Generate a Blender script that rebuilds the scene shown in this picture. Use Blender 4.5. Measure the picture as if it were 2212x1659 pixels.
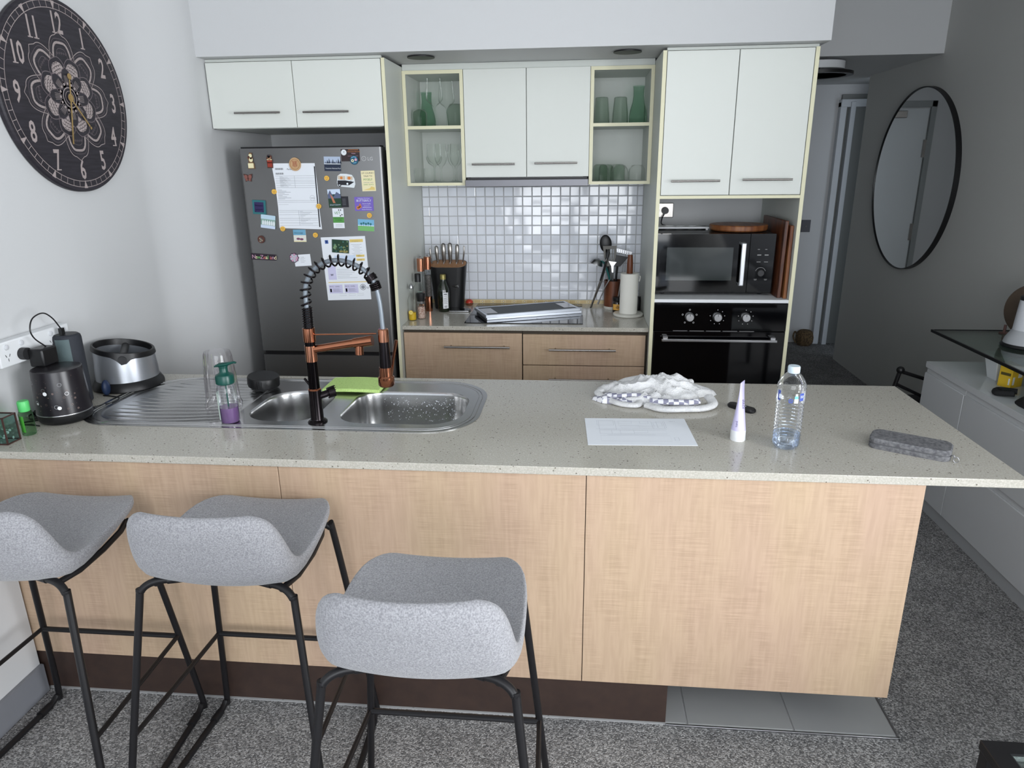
import bpy, math, random
from mathutils import Vector, Matrix
from mathutils.geometry import tessellate_polygon
from mathutils import noise as mnoise
for o in list(bpy.data.objects): bpy.data.objects.remove(o)
PI=math.pi
scn=bpy.context.scene
COL=scn.collection
# ---------------- camera ----------------
cd=bpy.data.cameras.new('camera'); cam=bpy.data.objects.new('camera',cd); COL.objects.link(cam)
def _cam():
    p,y,r=[math.radians(a) for a in (-17.4459,-5.448,-0.6433)]
    f=Vector((math.sin(y)*math.cos(p),math.cos(y)*math.cos(p),math.sin(p)))
    rt=Vector((math.cos(y),-math.sin(y),0)); up=rt.cross(f)
    r2=rt*math.cos(r)+up*math.sin(r); u2=-rt*math.sin(r)+up*math.cos(r)
    m=Matrix((r2,u2,-f)).transposed().to_4x4(); m.translation=Vector((1.6531,-3.1991,1.5701)); return m
cam.matrix_world=_cam(); cd.sensor_width=36; cd.lens=36*1500.1/2212; cd.clip_start=.05
scn.camera=cam
# ---------------- light ----------------
w=bpy.data.worlds.new('world'); scn.world=w; w.use_nodes=True
bg=w.node_tree.nodes['Background']; bg.inputs[0].default_value=(.75,.86,1,1); bg.inputs[1].default_value=1.5
def area(name,loc,rot,sx,sy,power,col):
    l=bpy.data.lights.new(name,'AREA'); l.shape='RECTANGLE'; l.size=sx; l.size_y=sy; l.energy=power; l.color=col
    o=bpy.data.objects.new(name,l); COL.objects.link(o); o.location=loc; o.rotation_euler=rot; return o
# daylight through the glazed doors behind the camera (room's end wall at y=-5)
area('daylight_window',(1.9,-5.08,1.5),(PI/2,0,0),2.3,1.6,58,(.97,.985,1))
area('daylight_side_window',(4.74,-3.6,1.35),(PI/2,0,PI/2),1.9,1.9,118,(.96,.98,1))
vs=scn.view_settings; vs.view_transform='Standard'; vs.look='None'; vs.gamma=1; vs.use_curve_mapping=False; vs.exposure=0.42
scn.cycles.transparent_max_bounces=24

# ---------------- mesh builder ----------------
W={}
class MB:
    def __init__(s,M=None): s.v=[];s.f=[];s.m=[];s.M=M or Matrix()
    def add(s,vs,fs,m=0,M=None):
        T=s.M@M if M is not None else s.M
        b=len(s.v); s.v+=[T@Vector(p) for p in vs]
        for f in fs: s.f.append([i+b for i in f]); s.m.append(m)
        return s
    def box(s,x0,x1,y0,y1,z0,z1,m=0,M=None):
        v=[(x,y,z) for x in(x0,x1) for y in(y0,y1) for z in(z0,z1)]
        return s.add(v,[(0,1,3,2),(4,6,7,5),(0,4,5,1),(2,3,7,6),(0,2,6,4),(1,5,7,3)],m,M)
    def loft(s,rings,m=0,cap0=True,cap1=True,M=None,closed=True):
        n=len(rings[0]); v=[p for r in rings for p in r]; f=[]
        for k in range(len(rings)-1):
            for i in range(n if closed else n-1):
                j=(i+1)%n; f.append((k*n+i,k*n+j,(k+1)*n+j,(k+1)*n+i))
        if cap0: f.append(tuple(range(n-1,-1,-1)))
        if cap1: f.append(tuple((len(rings)-1)*n+i for i in range(n)))
        return s.add(v,f,m,M)
    def lathe(s,prof,c=(0,0,0),seg=24,m=0,M=None,flute=0,nf=0):
        rings=[]
        for r,z in prof:
            ring=[]
            for i in range(seg):
                a=2*PI*i/seg; rr=max(r,1e-5)*(1+flute*math.cos(nf*a)) if nf else max(r,1e-5)
                ring.append((c[0]+rr*math.cos(a),c[1]+rr*math.sin(a),c[2]+z))
            rings.append(ring)
        return s.loft(rings,m,prof[0][0]>1e-4,prof[-1][0]>1e-4,M)
    def lathe_open(s,prof,c=(0,0,0),seg=24,m=0,M=None,flute=0,nf=0):
        rings=[[(c[0]+max(r,1e-5)*(1+flute*math.cos(nf*2*PI*i/seg))*math.cos(2*PI*i/seg),c[1]+max(r,1e-5)*(1+flute*math.cos(nf*2*PI*i/seg))*math.sin(2*PI*i/seg),c[2]+z) for i in range(seg)] for r,z in prof]
        return s.loft(rings,m,False,False,M)
    def cyl(s,p0,p1,r0,r1=None,seg=16,m=0,caps=True):
        return s.tube([p0,p1],[r0,r0 if r1 is None else r1],seg,m,caps)
    def tube(s,pts,r,seg=10,m=0,caps=True,closed=False,flat=1.0):
        pts=[Vector(p) for p in pts]; n=len(pts); rs=r if isinstance(r,(list,tuple)) else [r]*n
        rings=[];up=None
        for i,p in enumerate(pts):
            a=pts[i-1] if (i>0 or closed) else p; b=pts[(i+1)%n] if (i<n-1 or closed) else p
            t=(b-a); t=t.normalized() if t.length>1e-9 else Vector((0,0,1))
            if up is None:
                up=Vector((0,0,1)) if abs(t.z)<.9 else Vector((1,0,0))
            up=(up-t*up.dot(t)); up=up.normalized() if up.length>1e-6 else t.orthogonal().normalized()
            sd=t.cross(up)
            rings.append([p+(sd*math.cos(2*PI*k/seg)+up*(flat*math.sin(2*PI*k/seg)))*rs[i] for k in range(seg)])
        if closed: rings.append(rings[0])
        return s.loft(rings,m,caps and not closed,caps and not closed)
    def prism(s,poly,h0,h1,m=0,M=None,holes=()):
        # poly in local xy, extruded along local z
        loops=[list(poly)]+[list(h) for h in holes]
        flat=[p for l in loops for p in l]; n=len(flat)
        tri=tessellate_polygon([[Vector((p[0],p[1],0)) for p in l] for l in loops])
        v=[(p[0],p[1],h0) for p in flat]+[(p[0],p[1],h1) for p in flat]; f=[]
        if not holes: f=[tuple(range(n-1,-1,-1)),tuple(range(n,2*n))]
        else:
            for t in tri:
                a,b,c=[Vector((*flat[i],0)) for i in t]
                if (b-a).cross(c-a).z<0: t=(t[0],t[2],t[1])
                f.append(tuple(i+n for i in t)); f.append((t[2],t[1],t[0]))
        b=0
        for l in loops:
            k=len(l)
            for i in range(k): j=(i+1)%k; f.append((b+i,b+j,n+b+j,n+b+i))
            b+=k
        return s.add(v,f,m,M)
    def sph(s,c,r,m=0,M=None,seg=16,rn=10):
        rx,ry,rz=(r,r,r) if not isinstance(r,(tuple,list)) else r
        rings=[]
        for k in range(rn+1):
            a=-PI/2+PI*k/rn; q=max(math.cos(a),1e-4)
            rings.append([(c[0]+rx*q*math.cos(2*PI*i/seg),c[1]+ry*q*math.sin(2*PI*i/seg),c[2]+rz*math.sin(a)) for i in range(seg)])
        return s.loft(rings,m,True,True,M)
    def face(s,pts,m=0,M=None): return s.add(pts,[tuple(range(len(pts)))],m,M)
    # flat print on local xy plane at height h
    def rect(s,x0,x1,y0,y1,h,m=0,M=None): return s.add([(x0,y0,h),(x1,y0,h),(x1,y1,h),(x0,y1,h)],[(0,1,2,3)],m,M)
    def disc(s,cx,cy,r,h,m=0,M=None,n=20,r2=None):
        return s.add([(cx+r*math.cos(2*PI*i/n),cy+(r2 or r)*math.sin(2*PI*i/n),h) for i in range(n)],[tuple(range(n))],m,M)
    def ring(s,cx,cy,r0,r1,h,m=0,M=None,n=32,a0=0,a1=2*PI):
        v=[];f=[]
        for i in range(n+1):
            a=a0+(a1-a0)*i/n
            v+=[(cx+r0*math.cos(a),cy+r0*math.sin(a),h),(cx+r1*math.cos(a),cy+r1*math.sin(a),h)]
        for i in range(n): f.append((2*i,2*i+1,2*i+3,2*i+2))
        return s.add(v,f,m,M)
    def stroke(s,pts,wd,h,m=0,M=None,closed=False):
        pts=[Vector((p[0],p[1])) for p in pts]; n=len(pts); v=[];f=[]
        for i,p in enumerate(pts):
            a=pts[i-1] if (i>0 or closed) else p; b=pts[(i+1)%n] if (i<n-1 or closed) else p
            t=(b-a); t=t.normalized() if t.length>1e-12 else Vector((1,0)); nn=Vector((-t.y,t.x))*wd/2
            v+=[(p.x-nn.x,p.y-nn.y,h),(p.x+nn.x,p.y+nn.y,h)]
        k=n if closed else n-1
        for i in range(k): j=(i+1)%n; f.append((2*i,2*j,2*j+1,2*i+1))
        return s.add(v,f,m,M)
    def text(s,st,size,x,y,h,m=0,M=None,align='LEFT',ext=0,wx=1.0,shear=0,rot=0,bold=0):
        c=bpy.data.curves.new('t','FONT'); c.body=st; c.size=size; c.align_x=align; c.extrude=ext; c.shear=shear; c.resolution_u=2; c.offset=bold
        o=bpy.data.objects.new('t',c); me=bpy.data.meshes.new_from_object(o)
        T=Matrix.Translation((x,y,h))@Matrix.Rotation(rot,4,'Z')@Matrix.Diagonal((wx,1,1,1))
        s.add([T@v.co for v in me.vertices],[tuple(p.vertices) for p in me.polygons],m,M)
        bpy.data.objects.remove(o); bpy.data.curves.remove(c); bpy.data.meshes.remove(me); return s
    def obj(s,name,mats,parent=None,bev=0,seg=2,ang=35,flat=False,origin=None,sub=0):
        if not isinstance(mats,(list,tuple)): mats=[mats]
        if parent is None:
            xs=[p.x for p in s.v];ys=[p.y for p in s.v];zs=[p.z for p in s.v]
            org=Vector(origin) if origin else Vector(((min(xs)+max(xs))/2,(min(ys)+max(ys))/2,min(zs)))
            T=Matrix.Translation(org)
        else: T=W[parent.name]
        Ti=T.inverted()
        me=bpy.data.meshes.new(name); me.from_pydata([Ti@p for p in s.v],[],s.f)
        for mt in mats: me.materials.append(mt)
        me.polygons.foreach_set('material_index',s.m)
        if not flat:
            me.polygons.foreach_set('use_smooth',[True]*len(s.f)); me.update()
            me.set_sharp_from_angle(angle=math.radians(ang))
        o=bpy.data.objects.new(name,me); COL.objects.link(o)
        if parent is None: o.matrix_world=T
        else: o.parent=parent
        W[o.name]=T
        if bev:
            b=o.modifiers.new('bevel','BEVEL'); b.width=bev; b.segments=seg; b.limit_method='ANGLE'; b.angle_limit=math.radians(40); b.harden_normals=False
        if sub:
            b=o.modifiers.new('sub','SUBSURF'); b.levels=sub; b.render_levels=sub
        return o
def tag(o,label,cat,group=None,kind=None):
    if label: o['label']=label
    if cat: o['category']=cat
    if group: o['group']=group
    if kind: o['kind']=kind
    return o
def lab(o,label): o['label']=label; return o
def thing(name,loc,label,cat,group=None,rz=0,tilt=None):
    o=bpy.data.objects.new(name,None); COL.objects.link(o); o.empty_display_size=.05
    T=Matrix.Translation(loc)@Matrix.Rotation(rz,4,'Z')
    if tilt is not None: T=T@tilt
    o.matrix_world=T; W[o.name]=T
    return tag(o,label,cat,group)
def local(o): return MB(W[o.name])      # builder whose coordinates are the thing's own
def dup(o,loc=None,rz=None,label=None,M=None):
    c=o.copy(); COL.objects.link(c)
    T=M if M is not None else Matrix.Translation(loc)@Matrix.Rotation(rz or 0,4,'Z')
    c.matrix_world=T; W[c.name]=T
    if label: c['label']=label
    def kids(a,b):
        for ch in list(a.children):
            d=ch.copy(); COL.objects.link(d); d.parent=b; W[d.name]=T; kids(ch,d)
    kids(o,c); return c
def struct(o,label=None):
    o['kind']='structure'
    if label: o['label']=label
    return o
def rrect(cx,cy,w_,d_,r,n=6,rs=None):
    pts=[]; rs=rs or [r]*4
    for k,(sx,sy) in enumerate(((1,1),(-1,1),(-1,-1),(1,-1))):
        rr=rs[k]
        for i in range(n+1):
            a=PI/2*k+PI/2*i/n
            pts.append((cx+sx*(w_/2-rr)+rr*math.cos(a),cy+sy*(d_/2-rr)+rr*math.sin(a)))
    return pts
def z3(poly,z): return [(p[0],p[1],z) for p in poly]
def bez(pts,n=12):
    # catmull-rom through pts
    P=[Vector(p) for p in pts]; P=[P[0]*2-P[1]]+P+[P[-1]*2-P[-2]]; out=[]
    for i in range(1,len(P)-2):
        for k in range(n):
            t=k/n; a,b,c,d=P[i-1:i+3]
            out.append(.5*((2*b)+(c-a)*t+(2*a-5*b+4*c-d)*t*t+(3*b-a-3*c+d)*t**3))
    out.append(P[-2]); return out
def FR(origin,right,up):   # frame: local x=right, y=up, z=out
    r=Vector(right).normalized(); u=Vector(up).normalized(); n=r.cross(u)
    m=Matrix((r,u,n)).transposed().to_4x4(); m.translation=Vector(origin); return m

# ---------------- materials ----------------
def lin(c):
    out=[]
    for x in c[:3]:
        x=x/255; out.append(x/12.92 if x<=.04045 else ((x+.055)/1.055)**2.4)
    return (*out,1)
class NT:
    def __init__(s,m): s.t=m.node_tree; s.n=s.t.nodes
    def new(s,ty,**k):
        nd=s.n.new(ty)
        for a,b in k.items():
            if isinstance(a,str) and a.startswith('i_'):
                key=a[2:].replace('_',' ')
                nd.inputs[key].default_value=b
            else: setattr(nd,a,b)
        return nd
    def link(s,a,b): s.t.links.new(a,b)
def mat(name,c,rough=.5,metal=0,spec=.5,coat=0,trans=0,ior=1.45,sheen=0,emit=None,es=1,alpha=1,bump=None,var=None):
    m=bpy.data.materials.new(name); m.use_nodes=True; b=m.node_tree.nodes['Principled BSDF']
    b.inputs['Base Color'].default_value=lin(c); b.inputs['Roughness'].default_value=rough; b.inputs['Metallic'].default_value=metal
    b.inputs['Specular IOR Level'].default_value=spec; b.inputs['Coat Weight'].default_value=coat; b.inputs['Transmission Weight'].default_value=trans
    b.inputs['IOR'].default_value=ior; b.inputs['Sheen Weight'].default_value=sheen; b.inputs['Alpha'].default_value=alpha
    if emit: b.inputs['Emission Color'].default_value=lin(emit); b.inputs['Emission Strength'].default_value=es
    N=NT(m)
    if bump or var:
        tc=N.new('ShaderNodeTexCoord')
    if bump: # (scale,strength,dist,stretch)
        mp=N.new('ShaderNodeMapping'); mp.inputs['Scale'].default_value=bump[3] if len(bump)>3 else (1,1,1); N.link(tc.outputs['Object'],mp.inputs[0])
        nz=N.new('ShaderNodeTexNoise'); nz.inputs['Scale'].default_value=bump[0]; nz.inputs['Detail'].default_value=3; N.link(mp.outputs[0],nz.inputs['Vector'])
        bp=N.new('ShaderNodeBump'); bp.inputs['Strength'].default_value=bump[1]; bp.inputs['Distance'].default_value=bump[2]
        N.link(nz.outputs[0],bp.inputs['Height']); N.link(bp.outputs[0],b.inputs['Normal'])
    if var: # (color2, scale, lo, hi, stretch)
        mp=N.new('ShaderNodeMapping'); mp.inputs['Scale'].default_value=var[4] if len(var)>4 else (1,1,1); N.link(tc.outputs['Object'],mp.inputs[0])
        nz=N.new('ShaderNodeTexNoise'); nz.inputs['Scale'].default_value=var[1]; nz.inputs['Detail'].default_value=4; N.link(mp.outputs[0],nz.inputs['Vector'])
        cr=N.new('ShaderNodeValToRGB'); cr.color_ramp.elements[0].position=var[2]; cr.color_ramp.elements[1].position=var[3]
        cr.color_ramp.elements[0].color=lin(c); cr.color_ramp.elements[1].color=lin(var[0]); N.link(nz.outputs[0],cr.inputs[0]); N.link(cr.outputs[0],b.inputs['Base Color'])
    return m
def thin_glass(name,tint,edge,rough=.03,refl=.12):
    # hollow thin-walled glass: see-through with tint that deepens at grazing angles, plus a fresnel reflection
    m=bpy.data.materials.new(name); m.use_nodes=True; N=NT(m); N.n.clear()
    out=N.new('ShaderNodeOutputMaterial'); lw=N.new('ShaderNodeLayerWeight'); lw.inputs[0].default_value=.25
    cr=N.new('ShaderNodeMixRGB'); cr.inputs[1].default_value=lin(tint); cr.inputs[2].default_value=lin(edge); pw=N.new('ShaderNodeMath'); pw.operation='POWER'; pw.inputs[1].default_value=2.2; N.link(lw.outputs['Facing'],pw.inputs[0]); N.link(pw.outputs[0],cr.inputs[0])
    tr=N.new('ShaderNodeBsdfTransparent'); N.link(cr.outputs[0],tr.inputs[0])
    gl=N.new('ShaderNodeBsdfGlossy'); gl.inputs['Roughness'].default_value=rough; gl.inputs[0].default_value=(1,1,1,1)
    lw2=N.new('ShaderNodeLayerWeight'); lw2.inputs[0].default_value=refl
    cap=N.new('ShaderNodeMath'); cap.operation='MINIMUM'; cap.inputs[1].default_value=.55; N.link(lw2.outputs['Fresnel'],cap.inputs[0]); mx=N.new('ShaderNodeMixShader'); N.link(cap.outputs[0],mx.inputs[0]); N.link(tr.outputs[0],mx.inputs[1]); N.link(gl.outputs[0],mx.inputs[2]); N.link(mx.outputs[0],out.inputs[0]); return m
def laminate(name):
    # pale figured maple: vertical grain, fine wavy cross figure, broad tonal streaks
    m=mat(name,(222,186,148),.42,spec=.35); N=NT(m); b=N.n['Principled BSDF']
    tc=N.new('ShaderNodeNewGeometry')
    def noise(sc,stretch,det=3):
        mp=N.new('ShaderNodeMapping'); mp.inputs['Scale'].default_value=stretch; N.link(tc.outputs['Position'],mp.inputs[0])
        nz=N.new('ShaderNodeTexNoise'); nz.inputs['Scale'].default_value=sc; nz.inputs['Detail'].default_value=det; N.link(mp.outputs[0],nz.inputs['Vector']); return nz.outputs[0]
    a=noise(3.2,(1.6,1.6,.35)); r1=N.new('ShaderNodeValToRGB'); r1.color_ramp.elements[0].position=.3; r1.color_ramp.elements[1].position=.7
    r1.color_ramp.elements[0].color=lin((189,165,138)); r1.color_ramp.elements[1].color=lin((186,159,138)); N.link(a,r1.inputs[0])
    fig=noise(11,(1.0,1.0,45),2); g2=noise(5,(3,3,1.2),2)
    r2=N.new('ShaderNodeValToRGB'); r2.color_ramp.elements[0].position=.40; r2.color_ramp.elements[1].position=.62; r2.color_ramp.elements[0].color=(.90,.89,.88,1); r2.color_ramp.elements[1].color=(1.04,1.04,1.04,1); N.link(fig,r2.inputs[0])
    r3=N.new('ShaderNodeValToRGB'); r3.color_ramp.elements[0].position=.42; r3.color_ramp.elements[1].position=.6; N.link(g2,r3.inputs[0])
    m1=N.new('ShaderNodeMixRGB'); m1.blend_type='MULTIPLY'; N.link(r3.outputs[0],m1.inputs[0]); N.link(r1.outputs[0],m1.inputs[1]); N.link(r2.outputs[0],m1.inputs[2])
    gr=noise(16,(7,7,.6),3); r4=N.new('ShaderNodeValToRGB'); r4.color_ramp.elements[0].position=.35; r4.color_ramp.elements[1].position=.65; r4.color_ramp.elements[0].color=(.92,.91,.90,1); r4.color_ramp.elements[1].color=(1.03,1.03,1.03,1); N.link(gr,r4.inputs[0])
    m2=N.new('ShaderNodeMixRGB'); m2.blend_type='MULTIPLY'; m2.inputs[0].default_value=.8; N.link(m1.outputs[0],m2.inputs[1]); N.link(r4.outputs[0],m2.inputs[2]); N.link(m2.outputs[0],b.inputs['Base Color']); return m
def quartz(name):
    m=mat(name,(196,192,182),.14,spec=.5); N=NT(m); b=N.n['Principled BSDF']; tc=N.new('ShaderNodeNewGeometry')
    vo=N.new('ShaderNodeTexVoronoi'); vo.inputs['Scale'].default_value=200; N.link(tc.outputs['Position'],vo.inputs['Vector'])
    sep=N.new('ShaderNodeSeparateColor'); N.link(vo.outputs['Color'],sep.inputs[0])
    r=N.new('ShaderNodeValToRGB'); e=r.color_ramp.elements; e[0].position=0; e[0].color=(.24,.22,.2,1); e[1].position=.03; e[1].color=(.42,.40,.37,1)
    x=e.new(.035); x.color=(.95,.95,.94,1); x=e.new(.88); x.color=(1,1,.99,1); x=e.new(.9); x.color=(1.12,1.12,1.12,1); r.color_ramp.interpolation='LINEAR'; N.link(sep.outputs[0],r.inputs[0])
    d=N.new('ShaderNodeMath'); d.operation='LESS_THAN'; d.inputs[1].default_value=.42; N.link(vo.outputs['Distance'],d.inputs[0])
    nz=N.new('ShaderNodeTexNoise'); nz.inputs['Scale'].default_value=220; N.link(tc.outputs['Position'],nz.inputs['Vector'])
    r2=N.new('ShaderNodeValToRGB'); r2.color_ramp.elements[0].position=.35; r2.color_ramp.elements[1].position=.65; r2.color_ramp.elements[0].color=lin((174,170,159)); r2.color_ramp.elements[1].color=lin((191,187,178)); N.link(nz.outputs[0],r2.inputs[0])
    m1=N.new('ShaderNodeMixRGB'); m1.blend_type='MULTIPLY'; N.link(d.outputs[0],m1.inputs[0]); N.link(r2.outputs[0],m1.inputs[1]); N.link(r.outputs[0],m1.inputs[2]); N.link(m1.outputs[0],b.inputs['Base Color']); return m
def carpet(name):
    m=mat(name,(120,120,120),.95,spec=.1); N=NT(m); b=N.n['Principled BSDF']; tc=N.new('ShaderNodeNewGeometry')
    vo=N.new('ShaderNodeTexVoronoi'); vo.inputs['Scale'].default_value=240; N.link(tc.outputs['Position'],vo.inputs['Vector'])
    sep=N.new('ShaderNodeSeparateColor'); N.link(vo.outputs['Color'],sep.inputs[0])
    r=N.new('ShaderNodeValToRGB'); e=r.color_ramp.elements; e[0].color=lin((90,90,91)); e[1].color=lin((176,175,174)); x=e.new(.45); x.color=lin((124,123,122)); N.link(sep.outputs[0],r.inputs[0])
    nz=N.new('ShaderNodeTexNoise'); nz.inputs['Scale'].default_value=7; nz.inputs['Detail'].default_value=2; N.link(tc.outputs['Position'],nz.inputs['Vector'])
    r2=N.new('ShaderNodeValToRGB'); r2.color_ramp.elements[0].position=.3; r2.color_ramp.elements[1].position=.7; r2.color_ramp.elements[0].color=(.84,.84,.85,1); r2.color_ramp.elements[1].color=(1.08,1.08,1.08,1); N.link(nz.outputs[0],r2.inputs[0])
    m1=N.new('ShaderNodeMixRGB'); m1.blend_type='MULTIPLY'; m1.inputs[0].default_value=1; N.link(r.outputs[0],m1.inputs[1]); N.link(r2.outputs[0],m1.inputs[2]); N.link(m1.outputs[0],b.inputs['Base Color'])
    bp=N.new('ShaderNodeBump'); bp.inputs['Strength'].default_value=.7; bp.inputs['Distance'].default_value=.004; N.link(vo.outputs['Distance'],bp.inputs['Height']); bp.invert=True; N.link(bp.outputs[0],b.inputs['Normal']); return m
M_wall=mat('wall_paint',(204,205,206),.55,spec=.3,bump=(160,.08,.002))
M_rwall=mat('hall_wall_paint',(200,200,196),.6,spec=.3,bump=(160,.08,.002))
M_ceil=mat('ceiling_paint',(205,206,206),.7,bump=(120,.05,.002))
M_carpet=carpet('loop_carpet'); M_lam=laminate('maple_laminate'); M_quartz=quartz('quartz_stone')
M_ftile=mat('floor_tile',(150,150,148),.35,var=((138,139,140),3,.3,.7)); M_grout=mat('grout_grey',(150,150,150),.8)
M_base=mat('baseboard_grey',(122,124,130),.5)
M_kick=mat('brown_kickboard',(62,48,42),.42,var=((54,42,38),30,.3,.7))
M_white=mat('white_cabinet_door',(220,223,217),.38,bump=(60,.03,.001)); M_cab=mat('cabinet_white_melamine',(206,210,204),.45)
M_edge=mat('cream_edge_strip',(226,222,190),.4); M_gap=mat('dark_gap',(70,62,52),.7)
M_steel=mat('brushed_steel',(176,176,178),.28,metal=1,bump=(60,.05,.001,(1,1,12)))
M_hood=mat('hood_steel',(112,112,116),.42,metal=.9)
M_handle=mat('satin_nickel',(160,156,152),.27,metal=1)
M_sink=mat('sink_steel',(184,184,184),.22,metal=1,bump=(240,.12,.0006)); M_fridge=mat('fridge_steel',(128,128,128),.38,metal=.9,bump=(14,.04,.002,(14,14,.4)))
M_dark=mat('dark_grey_plastic',(38,38,40),.45); M_black=mat('black_plastic',(18,18,20),.38); M_gblack=mat('gloss_black_glass',(5,5,7),.05,spec=.4)
M_copper=mat('rose_copper',(196,136,108),.12,metal=1); M_tcopper=mat('bronzed_copper',(164,108,82),.14,metal=1)
M_bcopper=mat('oil_rubbed_black_metal',(34,30,32),.16,metal=.85)
M_hose=mat('grey_hose',(124,132,140),.3,metal=.2); M_fabric=mat('grey_wool_fabric',(156,156,159),.9,spec=.15,sheen=.25,bump=(420,.5,.002),var=((124,124,128),300,.35,.65))
M_frame=mat('black_powder_coat',(20,19,21),.42,spec=.4)
M_wood=mat('acacia_wood',(120,70,44),.38,var=((66,36,26),9,.35,.65,(4,4,.6)))
M_wood2=mat('acacia_wood_light',(150,98,58),.4,var=((104,58,36),7,.35,.65,(6,1,1)))
M_wood3=mat('knife_block_cork',(168,120,72),.5,var=((140,96,56),60,.3,.7)); M_walnut=mat('walnut_pole',(112,62,36),.35,var=((84,44,26),12,.3,.7,(1,1,.2)))
M_paper=mat('white_paper',(232,236,242),.6); M_roll=mat('paper_roll_white',(236,234,226),.85,bump=(90,.2,.002)); M_marble=mat('white_marble',(224,222,212),.3,var=((200,198,190),9,.4,.7))
M_ink=mat('grey_ink',(140,144,152),.6); M_inkd=mat('dark_ink',(36,36,44),.6); M_lav=mat('lavender_print',(206,204,232),.6); M_gold=mat('yellow_print',(226,200,120),.6)
M_w=mat('white_plastic',(228,230,232),.35); M_glossw=mat('gloss_white_lacquer',(206,208,210),.1,coat=.3)
M_green=mat('bright_green_plastic',(90,196,110),.4); M_teal=mat('teal_green_plastic',(14,70,62),.3); M_yel=mat('emoji_yellow',(236,186,80),.35)
M_glass=thin_glass('clear_glass',(253,254,253),(176,186,181)); M_ggl=thin_glass('green_glass',(212,230,219),(104,142,122)); M_grgl=thin_glass('grey_green_glass',(226,233,227),(136,150,143))
M_pet=thin_glass('clear_pet_plastic',(252,253,254),(208,216,230),.06,.3); M_cup=thin_glass('clear_hard_plastic',(252,251,252),(196,190,198),.06,.3)
M_mirror=mat('mirror_silver',(236,238,238),.02,metal=1)
M_tileg=mat('white_gloss_tile',(226,229,236),.06,spec=.6,coat=.4); M_tgrout=mat('tile_grout',(186,186,186),.8)
# ================= STRUCTURE =================
YB=.63; CT=.836; BT=.818
b=MB(); b.box(-.3,4.9,-5.2,3.4,-.05,0); struct(b.obj('floor',M_carpet,flat=True))
b=MB()
tx=[0,.36,.77,1.18,1.59,1.997,2.30,2.583]
b.box(0,2.585,-1.522,YB,-.02,.003,1)
for i in range(len(tx)-1):
    ys=[-1.52,-1.13,-.74,-.35,.04,.43,YB]
    for j in range(len(ys)-1): b.box(tx[i]+.0025,tx[i+1]-.0025,ys[j]+.0025,ys[j+1]-.0025,0,.006,0)
struct(b.obj('floor_kitchen',[M_ftile,M_grout],bev=.001))
b=MB(); b.box(1.934,2.59,-1.527,-1.522,-.01,.006); b.box(2.585,2.591,-1.527,YB,-.01,.006); struct(b.obj('trim_1',M_steel,bev=.001))
# left wall: living-room stretch, recess beside the bench, soft return to the fridge niche
pts=[(0,-5.0),(0,-1.533),(-.1,-1.533),(-.1,-.44)]
for i in range(1,17):
    t=i/16; s_=t*t*(3-2*t); pts.append((-.1+.1*s_,-.44+.36*t))
pts+= [(0,YB+.05),(-.32,YB+.05),(-.32,-5.0)]
b=MB(); b.prism(pts[::-1],0,2.65); struct(b.obj('wall_left',M_wall,ang=25))
b=MB(); b.box(-.3,2.64,YB,YB+.1,0,2.65); struct(b.obj('wall_back',M_wall,flat=True))
b=MB(); b.box(2.60,2.64,YB+.1,3.3,0,2.16); struct(b.obj('wall_hall_left',M_wall,flat=True))
b=MB(); b.box(2.60,4.3,3.2,3.3,0,2.2); struct(b.obj('wall_hall_end',M_wall,flat=True))
b=MB(); b.box(3.796,3.92,-2.35,2.63,0,2.65); b.box(4.14,4.2,2.5,3.3,0,2.2); struct(b.obj('wall_right',M_rwall,flat=True))
b=MB(); b.box(3.92,4.8,-2.40,-2.35,0,2.65); b.box(4.78,4.85,-5.0,-2.35,0,.4); b.box(4.78,4.85,-5.0,-2.35,2.3,2.65); b.box(4.78,4.85,-2.65,-2.35,.4,2.3); b.box(4.78,4.85,-5.0,-4.55,.4,2.3)
struct(b.obj('wall_living_side',M_wall,flat=True))
b=MB(); b.box(-.3,.1,-5.1,-5.0,0,2.65); b.box(3.1,4.85,-5.1,-5.0,0,2.65); b.box(.1,3.1,-5.1,-5.0,2.4,2.65); b.box(.1,3.1,-5.1,-5.0,0,.06); struct(b.obj('wall_front',M_wall,flat=True))
b=MB()
for x in (.1,.82,.86,1.57,1.61,2.32,2.36,3.06): b.box(x,x+.04,-5.06,-5.02,.06,2.4)
b.box(.1,3.1,-5.06,-5.02,.06,.11); b.box(.1,3.1,-5.06,-5.02,2.35,2.4); b.box(.1,3.1,-5.06,-5.02,1.0,1.04)
struct(b.obj('window_1',M_frame,flat=True))
b=MB(); b.box(-.3,4.9,-5.1,1.6,2.65,2.72); b.box(2.62,4.3,1.62,3.3,2.178,2.22); struct(b.obj('ceiling',M_ceil,flat=True))
b=MB(); b.box(0,2.642,-.057,1.6,2.032,2.65); b.box(2.642,3.92,1.53,1.62,2.178,2.65); struct(b.obj('ceiling_bulkhead',M_wall,flat=True))
b=MB(); b.box(0,.013,-5.0,-1.532,0,.1); struct(b.obj('baseboard_left',M_base,bev=.002))
# filler strip above the fridge cupboard and cooktop cupboards
b=MB(); b.box(0.001,.795,.012,.03,2.019,2.031); b.box(.813,1.992,.31,.325,2.003,2.031); b.box(2.01,2.62,.012,.03,2.019,2.031); struct(b.obj('trim_2',M_cab,bev=.001))
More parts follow.
